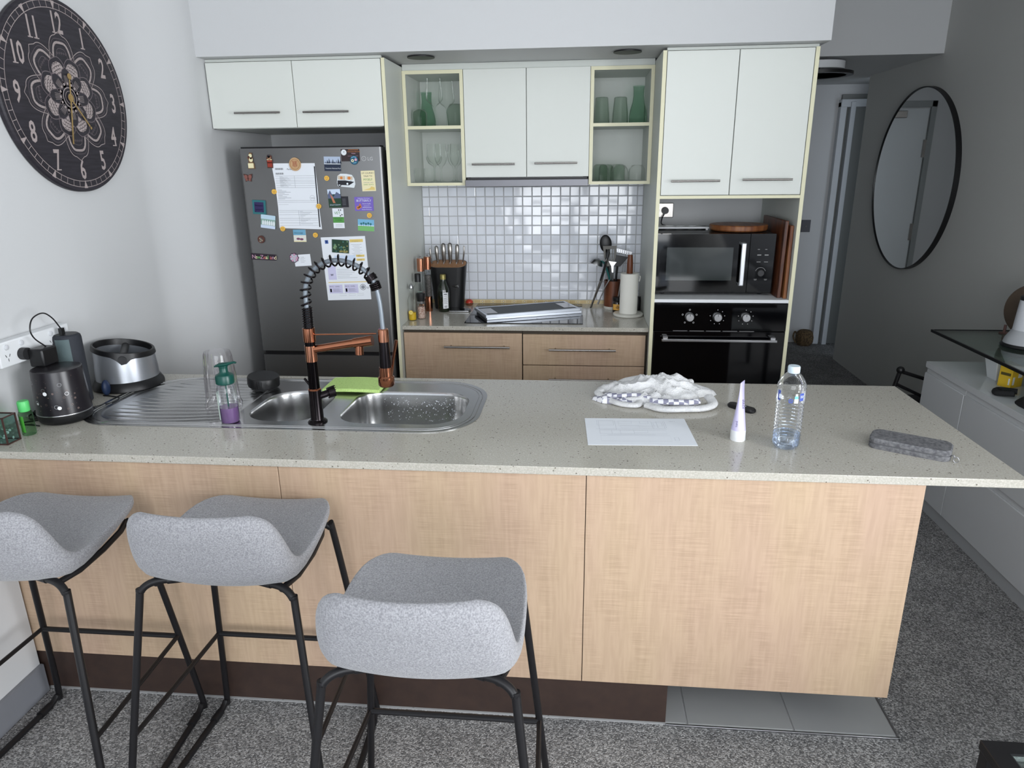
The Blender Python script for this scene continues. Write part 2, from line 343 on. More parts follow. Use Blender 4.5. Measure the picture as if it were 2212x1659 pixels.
# hall door with its frame
b=MB(); b.box(3.80,4.13,3.17,3.2,0,2.10,0); struct(b.obj('door_1',mat('hall_door_paint',(120,122,120),.5),bev=.002))
b=MB()
b.box(3.785,3.835,3.14,3.2,0,2.04); b.box(3.86,3.90,3.12,3.2,0,2.04); b.box(3.785,4.13,3.13,3.2,2.0,2.06)
struct(b.obj('trim_3',mat('door_frame_paint',(196,200,204),.45),bev=.003))
# splashback tiles
b=MB(); rnd=random.Random(5); P=.0505; x0=1.104-P*6; z=.876+0*P; z0=.858
b.box(.812,1.993,YB-.006,YB,CT,1.482,1)
nx=int((1.993-x0)/P)+1
for i in range(nx):
    for j in range(13):
        xa=max(x0+i*P+.0018,.814); xb=min(x0+(i+1)*P-.0018,1.991); za=z0+j*P+.0018; zb=min(z0+(j+1)*P-.0018,1.481)
        if xb-xa<.006 or zb-za<.004: continue
        e=[rnd.uniform(-.0006,.0006) for _ in range(4)]; y=YB-.0105; c=.0022
        v=[(xa,YB-.006,za),(xb,YB-.006,za),(xb,YB-.006,zb),(xa,YB-.006,zb),(xa,y+.0015,za),(xb,y+.0015,za),(xb,y+.0015,zb),(xa,y+.0015,zb),(xa+c,y+e[0],za+c),(xb-c,y+e[1],za+c),(xb-c,y+e[2],zb-c),(xa+c,y+e[3],zb-c)]
        b.add(v,[(0,1,5,4),(1,2,6,5),(2,3,7,6),(3,0,4,7),(4,5,9,8),(5,6,10,9),(6,7,11,10),(7,4,8,11),(8,9,10,11)],0)
tiles=b.obj('wall_splashback',[M_tileg,M_tgrout],ang=12); struct(tiles,'white square gloss tiles behind the cooktop')
# patterned border strip
M_bd=mat('border_cream',(232,214,170),.25); M_bd2=mat('border_tan',(206,172,110),.3); M_bd3=mat('border_white',(240,238,230),.25)
b=MB(); F=FR((.814,YB-.008,.837),(1,0,0),(0,0,1)); b.box(.814,1.991,YB-.010,YB-.005,.8365,.857,0)
x=.02
while x<1.16:
    b.disc(x,.0105,.0062,.0025,1,F,14); b.disc(x,.0105,.0036,.003,2,F,12)
    for k in range(7): b.rect(x+.014+k*.0045,x+.0162+k*.0045,.003,.018,.0025,1,F)
    x+=.059
struct(b.obj('trim_4',[M_bd,M_bd2,M_bd3],flat=True))
# ================= helpers for joinery =================
def bar_handle(b,x0,x1,z,y,r=.0045,m=0,posts=True,off=.028):
    b.tube([(x0,y-off,z),(x1,y-off,z)],r,12,m)
    if posts:
        for px in (x0+.03,x1-.03): b.cyl((px,y-off,z),(px,y,z),r*.8,seg=10,m=m)
def door(name,parent,x0,x1,z0,z1,y,hx,hz,mt=M_white,th=.017):
    d=MB().box(x0,x1,y,y+th,z0,z1).obj(name,mt,parent,bev=.0012)
    h=MB(); bar_handle(h,hx[0],hx[1],hz,y); ho=h.obj('handle',M_handle,d); W[ho.name]=W[parent.name]
    return d
# MB.obj with parent uses W[parent]; children of children share the frame of the thing
# ----- overhead cupboard above fridge -----
t=thing('wall_cupboard',(.4,.32,1.742),'wide white two-door cupboard mounted above the fridge','cupboard')
b=MB(); b.box(.002,.014,.018,YB,1.742,2.018); b.box(.782,.795,.018,YB,1.742,2.018); b.box(.002,.795,.018,YB,1.742,1.756); b.box(.002,.795,.018,YB,2.004,2.018); b.box(.014,.782,YB-.01,YB,1.756,2.004); b.obj('carcass',M_cab,t,bev=.0008)
def subW(o,t): W[o.name]=W[t.name]; return o
def add_door(t,x0,x1,z0,z1,y,hx,hz,mt=M_white):
    d=subW(MB().box(x0,x1,y,y+.017,z0,z1).obj('door',mt,t,bev=.0012),t)
    h=MB(); bar_handle(h,hx[0],hx[1],hz,y); h.obj('handle',M_handle,d)
add_door(t,.006,.397,1.744,2.016,0,(.127,.336),1.806); add_door(t,.400,.793,1.744,2.016,0,(.441,.647),1.805)
# ----- tall panels -----
def tall_panel(x0,x1,label):
    t=thing('tall_end_panel',((x0+x1)/2,.3,0),label,'cabinet panel')
    MB().box(x0,x1,.0015,YB,.006,2.019).obj('panel',M_cab,t); MB().box(x0,x1,0,.0016,.006,2.019).obj('edge_strip',M_edge,t)
tall_panel(.7965,.8115,'full-height white panel with cream edge between fridge and cooktop')
# ----- open shelf units -----
def shelf_unit(x0,x1,label):
    t=thing('open_shelf_unit',((x0+x1)/2,.46,1.48),label,'shelf unit'); y=.302; g=.016
    b=MB(); b.box(x0,x0+g,y,YB-.002,1.48,2.002); b.box(x1-g,x1,y,YB-.002,1.48,2.002); b.box(x0+g,x1-g,y,YB-.002,1.48,1.494); b.box(x0+g,x1-g,y,YB-.002,1.986,2.002); b.box(x0+g,x1-g,YB-.012,YB-.002,1.494,1.986)
    b.obj('carcass',M_cab,t)
    MB().box(x0+g,x1-g,y+.001,YB-.013,1.742,1.757).obj('shelf',M_cab,t)
    b=MB(); e=.0015
    for q in ((x0,x0+g,1.48,2.002),(x1-g,x1,1.48,2.002),(x0+g,x1-g,1.48,1.494),(x0+g,x1-g,1.986,2.002)): b.box(q[0],q[1],y-e,y,q[2],q[3])
    b.box(x0+g,x1-g,y-e,y+.001,1.742,1.757); b.obj('edge_strip',M_edge,t)
shelf_unit(.813,1.103,'open glassware shelf with cream edges left of the rangehood cupboard')
shelf_unit(1.701,1.992,'open glassware shelf with cream edges right of the rangehood cupboard')
# ----- rangehood cupboard -----
t=thing('rangehood_cupboard',(1.4,.46,1.517),'white two-door cupboard above the rangehood','cupboard')
b=MB(); b.box(1.104,1.70,.317,YB-.002,1.518,2.002); b.obj('carcass',M_cab,t)
add_door(t,1.1055,1.4005,1.518,2.002,.298,(1.140,1.347),1.578); add_door(t,1.4035,1.699,1.518,2.002,.298,(1.441,1.645),1.580)
t=thing('rangehood',(1.4,.45,1.45),'slim stainless slide-out rangehood under the middle cupboard','rangehood')
MB().box(1.112,1.692,.30,YB-.012,1.492,1.516).obj('body',M_dark,t)
MB().box(1.105,1.699,.272,.30,1.474,1.507).obj('front_rail',M_hood,t,bev=.002)
MB().box(1.13,1.674,.302,.312,1.507,1.5165).obj('light_strip',M_w,t)
# ----- back counter -----
tag(MB().box(.8125,1.9925,.035,YB-.001,CT-.02,CT).obj('kitchen_worktop',M_quartz,bev=.0015),'pale speckled stone worktop along the back wall','worktop')
t=thing('cooktop',(1.395,.34,CT),'black glass induction cooktop on the back worktop','cooktop')
MB().box(1.107,1.685,.10,.60,CT,CT+.004).obj('glass_top',M_gblack,t,bev=.0012)
M_prn=mat('cooktop_print',(70,72,76),.3)
for cx,cy,r in ((1.25,.24,.07),(1.25,.46,.09),(1.54,.24,.09),(1.54,.46,.07)): MB().ring(cx,cy,r-.0012,r,CT+.0042,0).obj('zone_marking',M_prn,t,flat=True)
def base_front(t,x0,x1,z0,z1,hx,hz,nm='drawer'):
    d=subW(MB().box(x0,x1,.045,.062,z0,z1).obj(nm,M_lam,t,bev=.001),t); h=MB(); bar_handle(h,hx[0],hx[1],hz,.045,.0055); h.obj('handle',M_handle,d)
t=thing('base_cabinet',(1.1,.35,.006),'maple base cabinet with one deep drawer left of the drawer stack','cabinet')
b=MB(); b.box(.813,1.395,.066,YB-.01,.15,.812); b.obj('carcass',M_gap,t); MB().box(.813,1.395,.11,.125,.007,.15).obj('kickboard',M_kick,t)
base_front(t,.8155,1.394,.42,.800,(1.018,1.337),.736); base_front(t,.8155,1.394,.152,.417,(1.018,1.337),.36)
t=thing('drawer_cabinet',(1.69,.35,.006),'maple drawer stack under the cooktop, beside the tall oven unit','cabinet')
b=MB(); b.box(1.397,1.992,.066,YB-.01,.15,.812); b.obj('carcass',M_gap,t); MB().box(1.397,1.992,.11,.125,.007,.15).obj('kickboard',M_kick,t)
base_front(t,1.399,1.981,.646,.797,(1.525,1.842),.728); base_front(t,1.399,1.981,.40,.642,(1.525,1.842),.579); base_front(t,1.399,1.981,.152,.397,(1.525,1.842),.34)
# ----- tall oven cabinet -----
t=thing('oven_cabinet',(2.307,.32,.006),'tall white cabinet with cream edges housing oven and microwave','cabinet')
b=MB(); b.box(1.993,2.009,.0015,YB,.006,2.019); b.box(2.605,2.621,.0015,YB,.006,2.019); b.box(2.009,2.605,.018,YB,1.424,1.438); b.box(2.009,2.605,.018,YB,2.004,2.018); b.box(2.009,2.605,.62,YB,1.438,2.004); b.obj('carcass',M_cab,t)
b=MB(); b.box(1.993,2.009,0,.0016,.006,2.019); b.box(2.605,2.621,0,.0016,.006,2.019); b.box(2.009,2.605,.002,.019,1.424,1.4365); b.obj('edge_strip',M_edge,t)
b=MB(); b.box(2.009,2.605,.0,YB-.001,.9645,.9795); b.obj('shelf',M_w,t,bev=.001)
MB().box(2.011,2.603,.002,.019,.152,.355).obj('drawer',M_lam,t,bev=.001)
MB().box(2.009,2.605,.06,.075,.007,.15).obj('kickboard',M_kick,t)
add_door(t,2.0115,2.3025,1.4395,2.016,0,(2.05,2.257),1.499); add_door(t,2.3055,2.6025,1.4395,2.016,0,(2.351,2.558),1.502)
# ----- oven -----
t=thing('oven',(2.307,.28,.357),'built-in black glass oven with three silver knobs below the microwave','oven')
MB().box(2.0105,2.6035,.02,.55,.357,.963).obj('body',M_dark,t)
b=MB(); b.box(2.0105,2.6035,-.006,.02,.836,.9625,0); F=FR((0,-.0064,0),(1,0,0),(0,0,1))
KN=(2.170,2.295,2.421)
for i,kx in enumerate(KN):
    for k in range(8 if i else 5):
        a=PI/2-k*2*PI/(9 if i else 5)
        b.disc(kx+.033*math.cos(a),.900+.033*math.sin(a),.0018 if i else .004,0,1,F,8)
        if not i: b.disc(kx+.033*math.cos(a),.900+.033*math.sin(a),.0028,.0001,0,F,8)
panel=subW(b.obj('control_panel',[M_gblack,mat('white_marks',(200,200,200),.5)],t,flat=True),t)
for kx in KN:
    b=MB(FR((kx,-.006,.900),(1,0,0),(0,0,1))); b.lathe([(.021,0),(.021,.003),(.0185,.006),(.0185,.020),(.0165,.022),(0,.022)],seg=32)
    b.rect(-.0012,.0012,.006,.016,.0224,1); b.obj('knob',[M_steel,M_dark],panel)
b=MB(); b.box(2.012,2.602,-.006,.02,.40,.832,0); b.box(2.012,2.602,.0,.018,.362,.397,1); dr=subW(b.obj('door',[M_gblack,M_dark],t,bev=.002),t)
b=MB(); b.box(2.046,2.563,-.042,-.030,.790,.802,0); b.box(2.052,2.075,-.034,-.004,.793,.812,0); b.box(2.534,2.557,-.034,-.004,.793,.812,0); b.obj('handle',M_steel,dr,bev=.002)
b=MB()
for k in range(5): b.box(2.10+k*.075,2.165+k*.075,-.004,.004,.8325,.8345)
b.obj('vent_slot',mat('vent_line',(140,140,140),.4),t)
# ----- microwave -----
t=thing('microwave_oven',(2.285,.28,.981),'black microwave with vertical silver handle in the oven cabinet niche','microwave')
mx0,mx1,my=2.019,2.552,.105
b=MB(); b.box(mx0,mx1,my+.02,.49,.992,1.263); 
for fx in (mx0+.04,mx1-.04):
    for fy in (my+.05,.44): b.cyl((fx,fy,.9796),(fx,fy,.994),.012)
b.obj('body',M_black,t,bev=.004)
b=MB(); b.box(mx0,2.437,my,my+.02,.992,1.263,0); F=FR((0,my-.0006,0),(1,0,0),(0,0,1)); b.rect(2.066,2.366,1.050,1.202,0,1,F)
md=subW(b.obj('door',[M_gblack,mat('microwave_window_mesh',(50,55,55),.08,spec=.6,coat=.2)],t,flat=True),t)
b=MB(); b.box(2.395,2.417,my-.034,my-.024,1.03,1.225); b.box(2.395,2.417,my-.028,my,1.212,1.226); b.box(2.395,2.417,my-.028,my,1.028,1.042); b.obj('handle',mat('silver_handle',(214,216,220),.3,metal=.8),md,bev=.004)
b=MB(); b.box(2.440,mx1,my,my+.02,.992,1.263,0)
for k,zz in enumerate((1.192,1.168,1.165,1.135)):
    for q in (2.472,2.505): b.rect(q+.002,q+.02-(.008 if k==0 else 0),zz,zz+.0022,0,1,F)
b.ring(2.495,1.088,.022,.0235,0,1,F,a0=.3,a1=PI-.3)
for q,s_ in ((2.468,''),(2.514,'')): b.rect(q,q+.014,1.056,1.0575,0,1,F); b.rect(q+.002,q+.012,1.052,1.0535,0,1,F)
cp=subW(b.obj('control_panel',[M_gblack,mat('dim_white_marks',(150,150,150),.5)],t,flat=True),t)
b=MB(FR((2.495,my,1.086),(1,0,0),(0,0,1))); b.lathe([(.017,0),(.016,.012),(.014,.014),(0,.014)],seg=28); b.obj('knob',M_dark,cp)
# ----- fridge -----
t=thing('refrigerator',(.445,.31,.006),'tall dark stainless fridge covered in magnets and papers','fridge')
fx0,fx1=.110,.776; FY=0.0
MB().box(fx0+.004,fx1-.004,FY+.07,YB-.03,.03,1.645).obj('body',M_black,t,bev=.003)
b=MB(); 
def fdoor(z0,z1):
    b=MB(); n=10; prof=[]
    for i in range(n+1): a=PI/2*i/n; prof.append((fx0+.012-.012*math.cos(a)*1.0,FY+.012-.012*math.sin(a)))
    poly=[(fx0,FY+.062)]+[(fx0+.012-.012*math.cos(PI/2*i/n),FY+.012-.012*math.sin(PI/2*i/n)) for i in range(n+1)]+[(fx1-.012+.012*math.sin(PI/2*i/n),FY+.012-.012*math.cos(PI/2*i/n)) for i in range(n+1)]+[(fx1,FY+.062)]
    b.prism(poly,z0,z1); return b
d1=fdoor(.712,1.657).obj('upper_door',M_fridge,t); d2=fdoor(.05,.692).obj('freezer_drawer',M_fridge,t)
MB().box(fx0+.01,fx1-.01,FY+.012,FY+.07,.690,.714).obj('gap_recess',M_black,t)
MB().box(fx0+.01,fx1-.01,FY+.008,.07,1.657,1.664).obj('top_trim',M_black,t)
b=MB(FR((.0,FY-.0004,0),(1,0,0),(0,0,1)))
M_logo=mat('logo_silver',(190,190,190),.3,metal=.7)
b.ring(.692,1.608,.0085,.0102,0,0); b.text('L',.011,.6895,1.605,0,0); b.text('LG',.021,.708,1.600,0,0)
b.obj('logo',M_logo,t,flat=True)
# ================= ISLAND BENCH =================
t=thing('island_cabinet',(1.27,-1.1,.006),'maple-fronted island bench cabinet with brown kickboard','cabinet')
for x0,x1 in ((-.012,.8465),(.8485,1.6855),(1.6875,2.536)):
    MB().box(x0,x1,-1.524,-1.506,.141,BT-.0225).obj('front_panel',M_lam,t,bev=.0008)
MB().box(.0,2.534,-1.505,-1.495,.15,BT-.0225).obj('backing_board',M_gap,t)
MB().box(2.518,2.536,-1.505,-.79,.141,BT-.0225).obj('side_panel',M_lam,t,bev=.001)
MB().box(-.095,2.518,-.80,-.785,.141,BT-.0225).obj('rear_panel',M_lam,t)
b=MB(); b.box(-.012,1.9335,-1.519,-1.50,.0062,.141); b.box(1.915,1.9335,-1.50,-.86,.0062,.141); b.box(-.095,1.9335,-.87,-.86,.0062,.141); b.obj('kickboard',M_kick,t)
def rr2(x0,x1,y0,y1,r,n=8,rs=None): return rrect((x0+x1)/2,(y0+y1)/2,x1-x0,y1-y0,r,n,rs)
SK=rr2(.078,1.346,-1.306,-.816,.14,10,[.17,.2,.13,.15])  # +x+y, -x+y, -x-y, +x-y
b=MB(); b.prism([(-.099,-1.531),(2.771,-1.531),(2.771,-.763),(-.099,-.763)],BT-.0225,BT,holes=[SK])
tag(b.obj('island_worktop',M_quartz,bev=.0015,ang=30),'long pale speckled stone bench top in the foreground','worktop')
# ----- sink -----
t=thing('kitchen_sink',(.71,-1.06,BT),'stainless inset sink with ribbed drainboard and two bowls','sink')
OUT=rr2(.068,1.356,-1.316,-.806,.14,10,[.18,.21,.14,.16]); 
BW=[(.605,.838,-1.250,-.945,[.085,.10,.10,.07]),(.908,1.302,-1.252,-.935,[.10,.07,.09,.11])]
H=[rr2(a,c,d,e,.1,8,rs) for a,c,d,e,rs in BW]
DP=rr2(.115,.575,-1.275,-.85,.14,8,[.05,.17,.11,.05])
zt=BT+.0025
b=MB(); b.prism(OUT,BT-.001,zt,holes=H+[DP])
# raised inner rim
def off(poly,d):
    n=len(poly); out=[]
    for i in range(n):
        a=Vector(poly[i-1]); c=Vector(poly[(i+1)%n]); t_=(c-a).normalized(); out.append((poly[i][0]+t_.y*d,poly[i][1]-t_.x*d))
    return out
b.tube(z3(off(OUT,-.016),zt),.0022,6,closed=True); b.tube(z3(off(OUT,-.028),zt),.0013,6,closed=True)
fl=b.obj('flange',M_sink,t)
for (a,c,d,e,rs),hh in zip(BW,H):
    b=MB(); rings=[]; depth=.15
    for k,(ins,z) in enumerate(((0,zt),(.002,zt-.003),(.004,zt-.012),(.007,zt-.06),(.012,zt-depth+.035),(.022,zt-depth+.014),(.042,zt-depth+.004),(.065,zt-depth))):
        rings.append(z3(rr2(a+ins,c-ins,d+ins,e-ins,.1,8,[max(q-ins*.4,.02) for q in rs]),z))
    b.loft(rings,0,False,True); cx,cy=(a+c)/2,(d+e)/2
    bo=subW(b.obj('bowl',M_sink,t,ang=60),t)
    g=MB(); g.lathe([(.04,zt-depth+.0005),(.038,zt-depth+.002),(.03,zt-depth+.0005),(.012,zt-depth+.0005),(.01,zt-depth+.003),(0,zt-depth+.003)],(cx,cy,0),24); g.obj('strainer',M_steel,bo)
b=MB(); b.loft([z3(DP,zt),z3(off(DP,-.004),zt-.001),z3(off(DP,-.010),zt-.0035)],0,False,True)
for k in range(14):
    yy=-1.25+k*.0285; lft=.135+.0055*abs(k-4)**1.35*.55; n=14; fan=(k-7)*.0022
    P=[]
    for i in range(n+1):
        u=i/n; P.append((lft+(.555-lft)*u,yy+fan*(1-u)*3-.012*math.sin(u*PI),zt-.004+.001*0))
    b.tube(P,[.0005+.0052*math.sin(PI*min(1,i/n*1.0))**.35 for i in range(n+1)],8,flat=.62)
b.obj('drainboard',M_sink,t,ang=50)
# water droplets in the big bowl
b=MB(); r_=random.Random(3)
for k in range(150):
    x=r_.uniform(.99,1.26); y=r_.uniform(-.952,-.944); z=r_.uniform(zt-.10,zt-.015); b.sph((x,y-.004*(zt-z)/.1-.002,z),r_.uniform(.0008,.0018),seg=6,rn=4)
for k in range(110):
    b.sph((r_.uniform(.98,1.24),r_.uniform(-1.18,-1.0),zt-.1495),(r_.uniform(.001,.0022),)*2+(.0008,),seg=6,rn=4)
b.obj('water_droplets',mat('water_drop',(235,240,245),.02,spec=1,metal=.6),t)['kind']='stuff'
# ================= BENCH OBJECTS =================
# ---- tap ----
t=thing('kitchen_tap',(.861,-1.245,zt),'black and copper spring-neck kitchen tap standing in the sink','tap')
TX,TY=.861,-1.245
b=MB(); b.lathe([(.030,0),(.030,.003),(.026,.007),(.0205,.009),(.0195,.012),(.019,.105)],(TX,TY,zt),28); b.lathe([(.0165,.108),(.0158,.195)],(TX,TY,zt),28); b.lathe([(.0155,.243),(.0155,.256)],(TX,TY,zt),28)
b.obj('column_base',M_bcopper,t); MB().cyl((TX-.012,TY+.002,.935),(TX-.032,TY+.008,.957),.0038).obj('side_lever',M_bcopper,t)
MB().lathe([(.0165,.108),(.0158,.195)],(TX,TY,zt),28).obj('column',M_bcopper,t); MB().lathe([(.0155,.243),(.0155,.256)],(TX,TY,zt),28).obj('swivel_ring',M_bcopper,t)
b=MB(); b.lathe([(.0197,.104),(.0199,.1065),(.0168,.109)],(TX,TY,zt),28); b.obj('ring_band',M_tcopper,t); b=MB(); b.lathe([(0,.194),(.0172,.194),(.0172,.243),(0,.243)],(TX,TY,zt),28); b.obj('collar',M_copper,t); b=MB(); b.lathe([(0,.255),(.0178,.255),(.0182,.260),(.0182,.296),(.015,.298),(0,.298)],(TX,TY,zt),28); b.obj('collar',M_tcopper,t)
b=MB(); b.tube([(TX+.012,TY+.004,.903),(TX+.036,TY+.022,.908)],.011,18); b.tube([(TX+.034,TY+.020,.908),(TX+.050,TY+.032,.911)],[.0165,.0175],20)
for k in range(14):
    a=2*PI*k/14; b.tube([(TX+.035,TY+.021+.0165*math.cos(a)*.8,.908+.0165*math.sin(a)),(TX+.050,TY+.032+.0175*math.cos(a)*.8,.911+.0175*math.sin(a))],.0012,5)
b.obj('valve_knob',M_bcopper,t)
b=MB(); b.tube([(TX+.012,TY,1.052),(TX+.14,TY,1.073)],[.0115,.0125],20); b.tube([(TX+.135,TY,1.072),(TX+.192,TY,1.081)],[.0150,.0155],20); b.tube([(TX+.151,TY,1.072),(TX+.149,TY,1.038)],[.0115,.0125],20); b.obj('spout',M_tcopper,t)
b=MB(); b.tube([(TX+.015,TY,1.097),(TX+.205,TY,1.102)],.0026,10); b.obj('support_rod',M_tcopper,t)
arc=bez([(TX,TY,1.112),(TX+.001,TY,1.17),(TX+.003,TY,1.235),(TX+.025,TY,1.281),(TX+.065,TY,1.309),(TX+.115,TY,1.316),(TX+.168,TY,1.298),(TX+.205,TY,1.262),(TX+.221,TY,1.20),(TX+.226,TY,1.112)],14)
b=MB(); b.tube(arc,.0068,12); b.obj('hose',M_hose,t)
def coil(path,r,wr,turns,lo,hi,dens=14):
    b=MB(); L=[0]
    for i in range(1,len(path)): L.append(L[-1]+(path[i]-path[i-1]).length)
    T=L[-1]; N=int(turns*dens); P=[]
    for k in range(N+1):
        s_=T*(lo+(hi-lo)*k/N); i=max(j for j in range(len(L)) if L[j]<=s_+1e-9); i=min(i,len(path)-2); u=(s_-L[i])/(L[i+1]-L[i])
        p=path[i].lerp(path[i+1],u); tg=(path[i+1]-path[i]).normalized(); n1=Vector((0,1,0)); n2=tg.cross(n1); a=2*PI*turns*k/N
        P.append(p+n1*(r*math.cos(a))+n2*(r*math.sin(a)))
    b.tube(P,wr,7); return b
b=coil(arc,.0138,.0029,9,.006,.125); b2=coil(arc,.0152,.0028,15,.125,.735); b.v+=[];k0=len(b.v); b.f+= [[i+k0 for i in f] for f in b2.f]; b.v+=b2.v; b.m+=b2.m
b3=coil(arc,.0142,.003,4,.735,.775); k0=len(b.v); b.f+= [[i+k0 for i in f] for f in b3.f]; b.v+=b3.v; b.m+=b3.m
i0=int(len(arc)*.735); b.tube([arc[i0+1],arc[i0+6]],[.0165,.0175],20); b.obj('spring',M_bcopper,t,ang=60)
SX=TX+.226
sp=subW(MB().tube([(SX,TY,1.078),(SX,TY,1.0)],[.0148,.0172],24).obj('spray_head',M_bcopper,t),t)
b=MB(); b.tube([(SX,TY,1.117),(SX,TY,1.114),(SX,TY,1.078)],[.013,.0155,.0155],24); b.obj('top_collar',M_copper,sp); b=MB(); b.tube([(SX,TY,1.0),(SX,TY,.972)],[.0195,.0200],24); b.tube([(SX,TY,.973),(SX,TY,.969),(SX,TY,.946),(SX,TY,.941)],[.0205,.0245,.0245,.021],24); b.obj('collar',M_tcopper,sp)
MB().tube([(SX+.012,TY+.017,.965),(SX+.020,TY+.02,1.02),(SX+.033,TY+.02,1.078)],[.0035,.0040,.0045],10).obj('lever',M_tcopper,sp)
# ---- sponge ----
M_sp=mat('lime_sponge',(196,228,140),.95,bump=(300,1,.003),var=((150,186,100),240,.55,.75))
b=MB(); n=12; rings=[]
for i in range(n+1):
    u=i/n; x=.775+.205*u; z=zt+.0015+.004*math.sin(u*PI)+.002
    yo=-.972-.004*math.sin(3*u); yb=-.832
    rings.append([(x,yo,z),(x,yb,z+.001),(x,yb,z+.013),(x,yo,z+.012)])
b.loft(rings); tag(b.obj('sponge',M_sp,bev=.003),'lime green sponge cloth lying over the sink divider','sponge')
# ---- blender cup, base, soap ----
b=MB(); b.lathe_open([(.054,0),(.057,.002),(.0575,.02),(.0535,.028),(.0525,.035),(.050,.09),(.046,.15),(.042,.185),(.039,.193),(.0,.194)],(.512,-1.150,zt+.0026),40); b.ring(.512,-1.150,.033,.035,zt+.1975)
for k in range(10):
    a=2*PI*k/10; b.tube([(.512+.049*math.cos(a),-1.15+.049*math.sin(a),zt+.05),(.512+.0425*math.cos(a),-1.15+.0425*math.sin(a),zt+.18)],.0014,5)
tag(b.obj('blender_cup',M_cup),'large clear plastic blender cup upside down on the drainboard','cup')
T=Matrix.Translation((.545,-.925,zt+.010))@Matrix.Rotation(.10,4,'Y')@Matrix.Rotation(.05,4,'X')
t=thing('blender_blade_base',(.545,-.925,zt),'round black blender blade lid behind the clear cup','lid')
b=MB(T); b.lathe([(.050,0),(.053,.003),(.0545,.034),(.052,.038),(0,.038)],seg=44)
for k in range(44):
    if k%11<3: a=2*PI*k/44; b.box(-.0012,.0012,.0525,.0555,.004,.034,0,Matrix.Rotation(a,4,'Z'))
b.obj('cap',M_black,t)
b=MB(T); b.lathe([(.046,.001),(.046,-.004),(.020,-.005),(.018,-.0085),(0,-.0085)],seg=30); b.obj('blade_hub',M_dark,t)
t=thing('soap_bottle',(.588,-1.262,zt),'clear pump bottle with dark green top and purple liquid','soap bottle')
C=(.588,-1.262,zt)
MB().lathe_open([(.0,.0005),(.027,.001),(.0295,.006),(.0295,.098),(.026,.118),(.020,.128),(.0185,.130)],C,32).obj('bottle',M_pet,t)
MB().lathe([(0,.002),(.026,.0025),(.0275,.007),(.0275,.050),(0,.050)],C,28).obj('liquid',mat('purple_liquid',(112,84,128),.08,spec=.6),t)
b=MB(Matrix.Translation(C)@Matrix.Rotation(PI*1.12,4,'Z'));
v=[(.0300*math.cos(a),.0300*math.sin(a),z) for z in (.012,.098) for a in [(-.62+1.24*i/10) for i in range(11)]]
b.add(v,[(i,i+1,12+i,11+i) for i in range(10)]); b.obj('label',mat('pale_green_label',(206,222,212),.5),t)
b=MB(); b.lathe([(.0245,.124),(.0275,.127),(.0275,.147),(.025,.153),(.015,.158),(.0125,.162),(.0125,.176),(.0145,.178),(.0145,.181),(0,.182)],C,28)
b.tube([(C[0]-.026,C[1],zt+.1775),(C[0]-.01,C[1],zt+.183),(C[0]+.012,C[1],zt+.186),(C[0]+.036,C[1],zt+.192),(C[0]+.042,C[1],zt+.190)],[.006,.0125,.012,.0065,.0055],12,flat=.5); b.cyl((C[0],C[1],zt+.13),(C[0],C[1],zt+.01),.0022); b.obj('pump',M_teal,t)
# ---- knock box ----
t=thing('knock_box',(.022,-.905,BT),'silver and black oval coffee knock box in the bench corner','knock box')
cx,cy=.024,-.905; S=40
def ringp(r,zf,k=1.0): return [(cx+r*math.cos(2*PI*i/S)*1.0,cy+r*k*math.sin(2*PI*i/S),BT+(zf(2*PI*i/S) if callable(zf) else zf)) for i in range(S)]
b=MB(); b.loft([ringp(.112,0),ringp(.118,.004),ringp(.117,.014),ringp(.108,.030),ringp(.102,.036)],0,True,True); b.obj('base',M_black,t)
top=lambda a:.148-.016*math.cos(a)-.004*math.sin(a)
b=MB(); b.loft([ringp(.104,.034),ringp(.1035,.06),ringp(.100,.10),ringp(.097,lambda a:top(a)-.014)],0,False,False); b.loft([ringp(.092,lambda a:top(a)-.014),ringp(.095,.05)],0,False,True); b.obj('body',mat('silver_body',(176,180,186),.34,metal=.75),t)
def low(a):
    d=(a+1.05+PI)%(2*PI)-PI; return top(a)-.020-.026*math.exp(-(d/.20)**2)
b=MB(); b.loft([ringp(.1005,low),ringp(.1035,lambda a:low(a)+.003),ringp(.1005,lambda a:top(a)-.002),ringp(.0975,top),ringp(.093,lambda a:top(a)-.001),ringp(.0905,lambda a:top(a)-.022),ringp(.0985,low)],0,False,False)
b.obj('rim',M_black,t)
b=MB(); a=-1.05; q=(cx+.099*math.cos(a),cy+.099*math.sin(a),BT+.118); b.tube([q,(cx+.105*math.cos(a),cy+.105*math.sin(a),BT+.1175)],.0145,20)
b.tube([(cx+.09*math.cos(a),cy+.09*math.sin(a),BT+.120),(cx+.09*math.cos(a+PI),cy+.09*math.sin(a+PI),BT+.126)],.013,16); b.obj('knock_bar',M_dark,t)
# ---- smart speaker ----
t=thing('smart_speaker',(-.033,-1.095,BT),'tall dark grey cylindrical fabric speaker against the left wall','speaker')
C=(-.033,-1.095,BT)
MB().lathe([(.038,0),(.042,.004),(.042,.222),(.040,.231),(.034,.236),(0,.236)],C,36).obj('body',mat('charcoal_mesh_fabric',(44,47,54),.75,bump=(500,.6,.001)),t)
b=MB(); a0=-1.9; v=[(C[0]+.0426*math.cos(a0+1.1*i/10),C[1]+.0426*math.sin(a0+1.1*i/10),BT+z) for z in (.012,.224) for i in range(11)]; b.add(v,[(i,i+1,12+i,11+i) for i in range(10)]); b.obj('grille',mat('grey_green_mesh',(88,104,106),.6,bump=(700,.8,.001)),t)
b=MB(); b.disc(C[0],C[1],.034,C[2]+.2364,0); b.ring(C[0]+.012,C[1],.006,.0075,C[2]+.2368,1); b.obj('top_disc',[M_dark,M_black],t,flat=True)
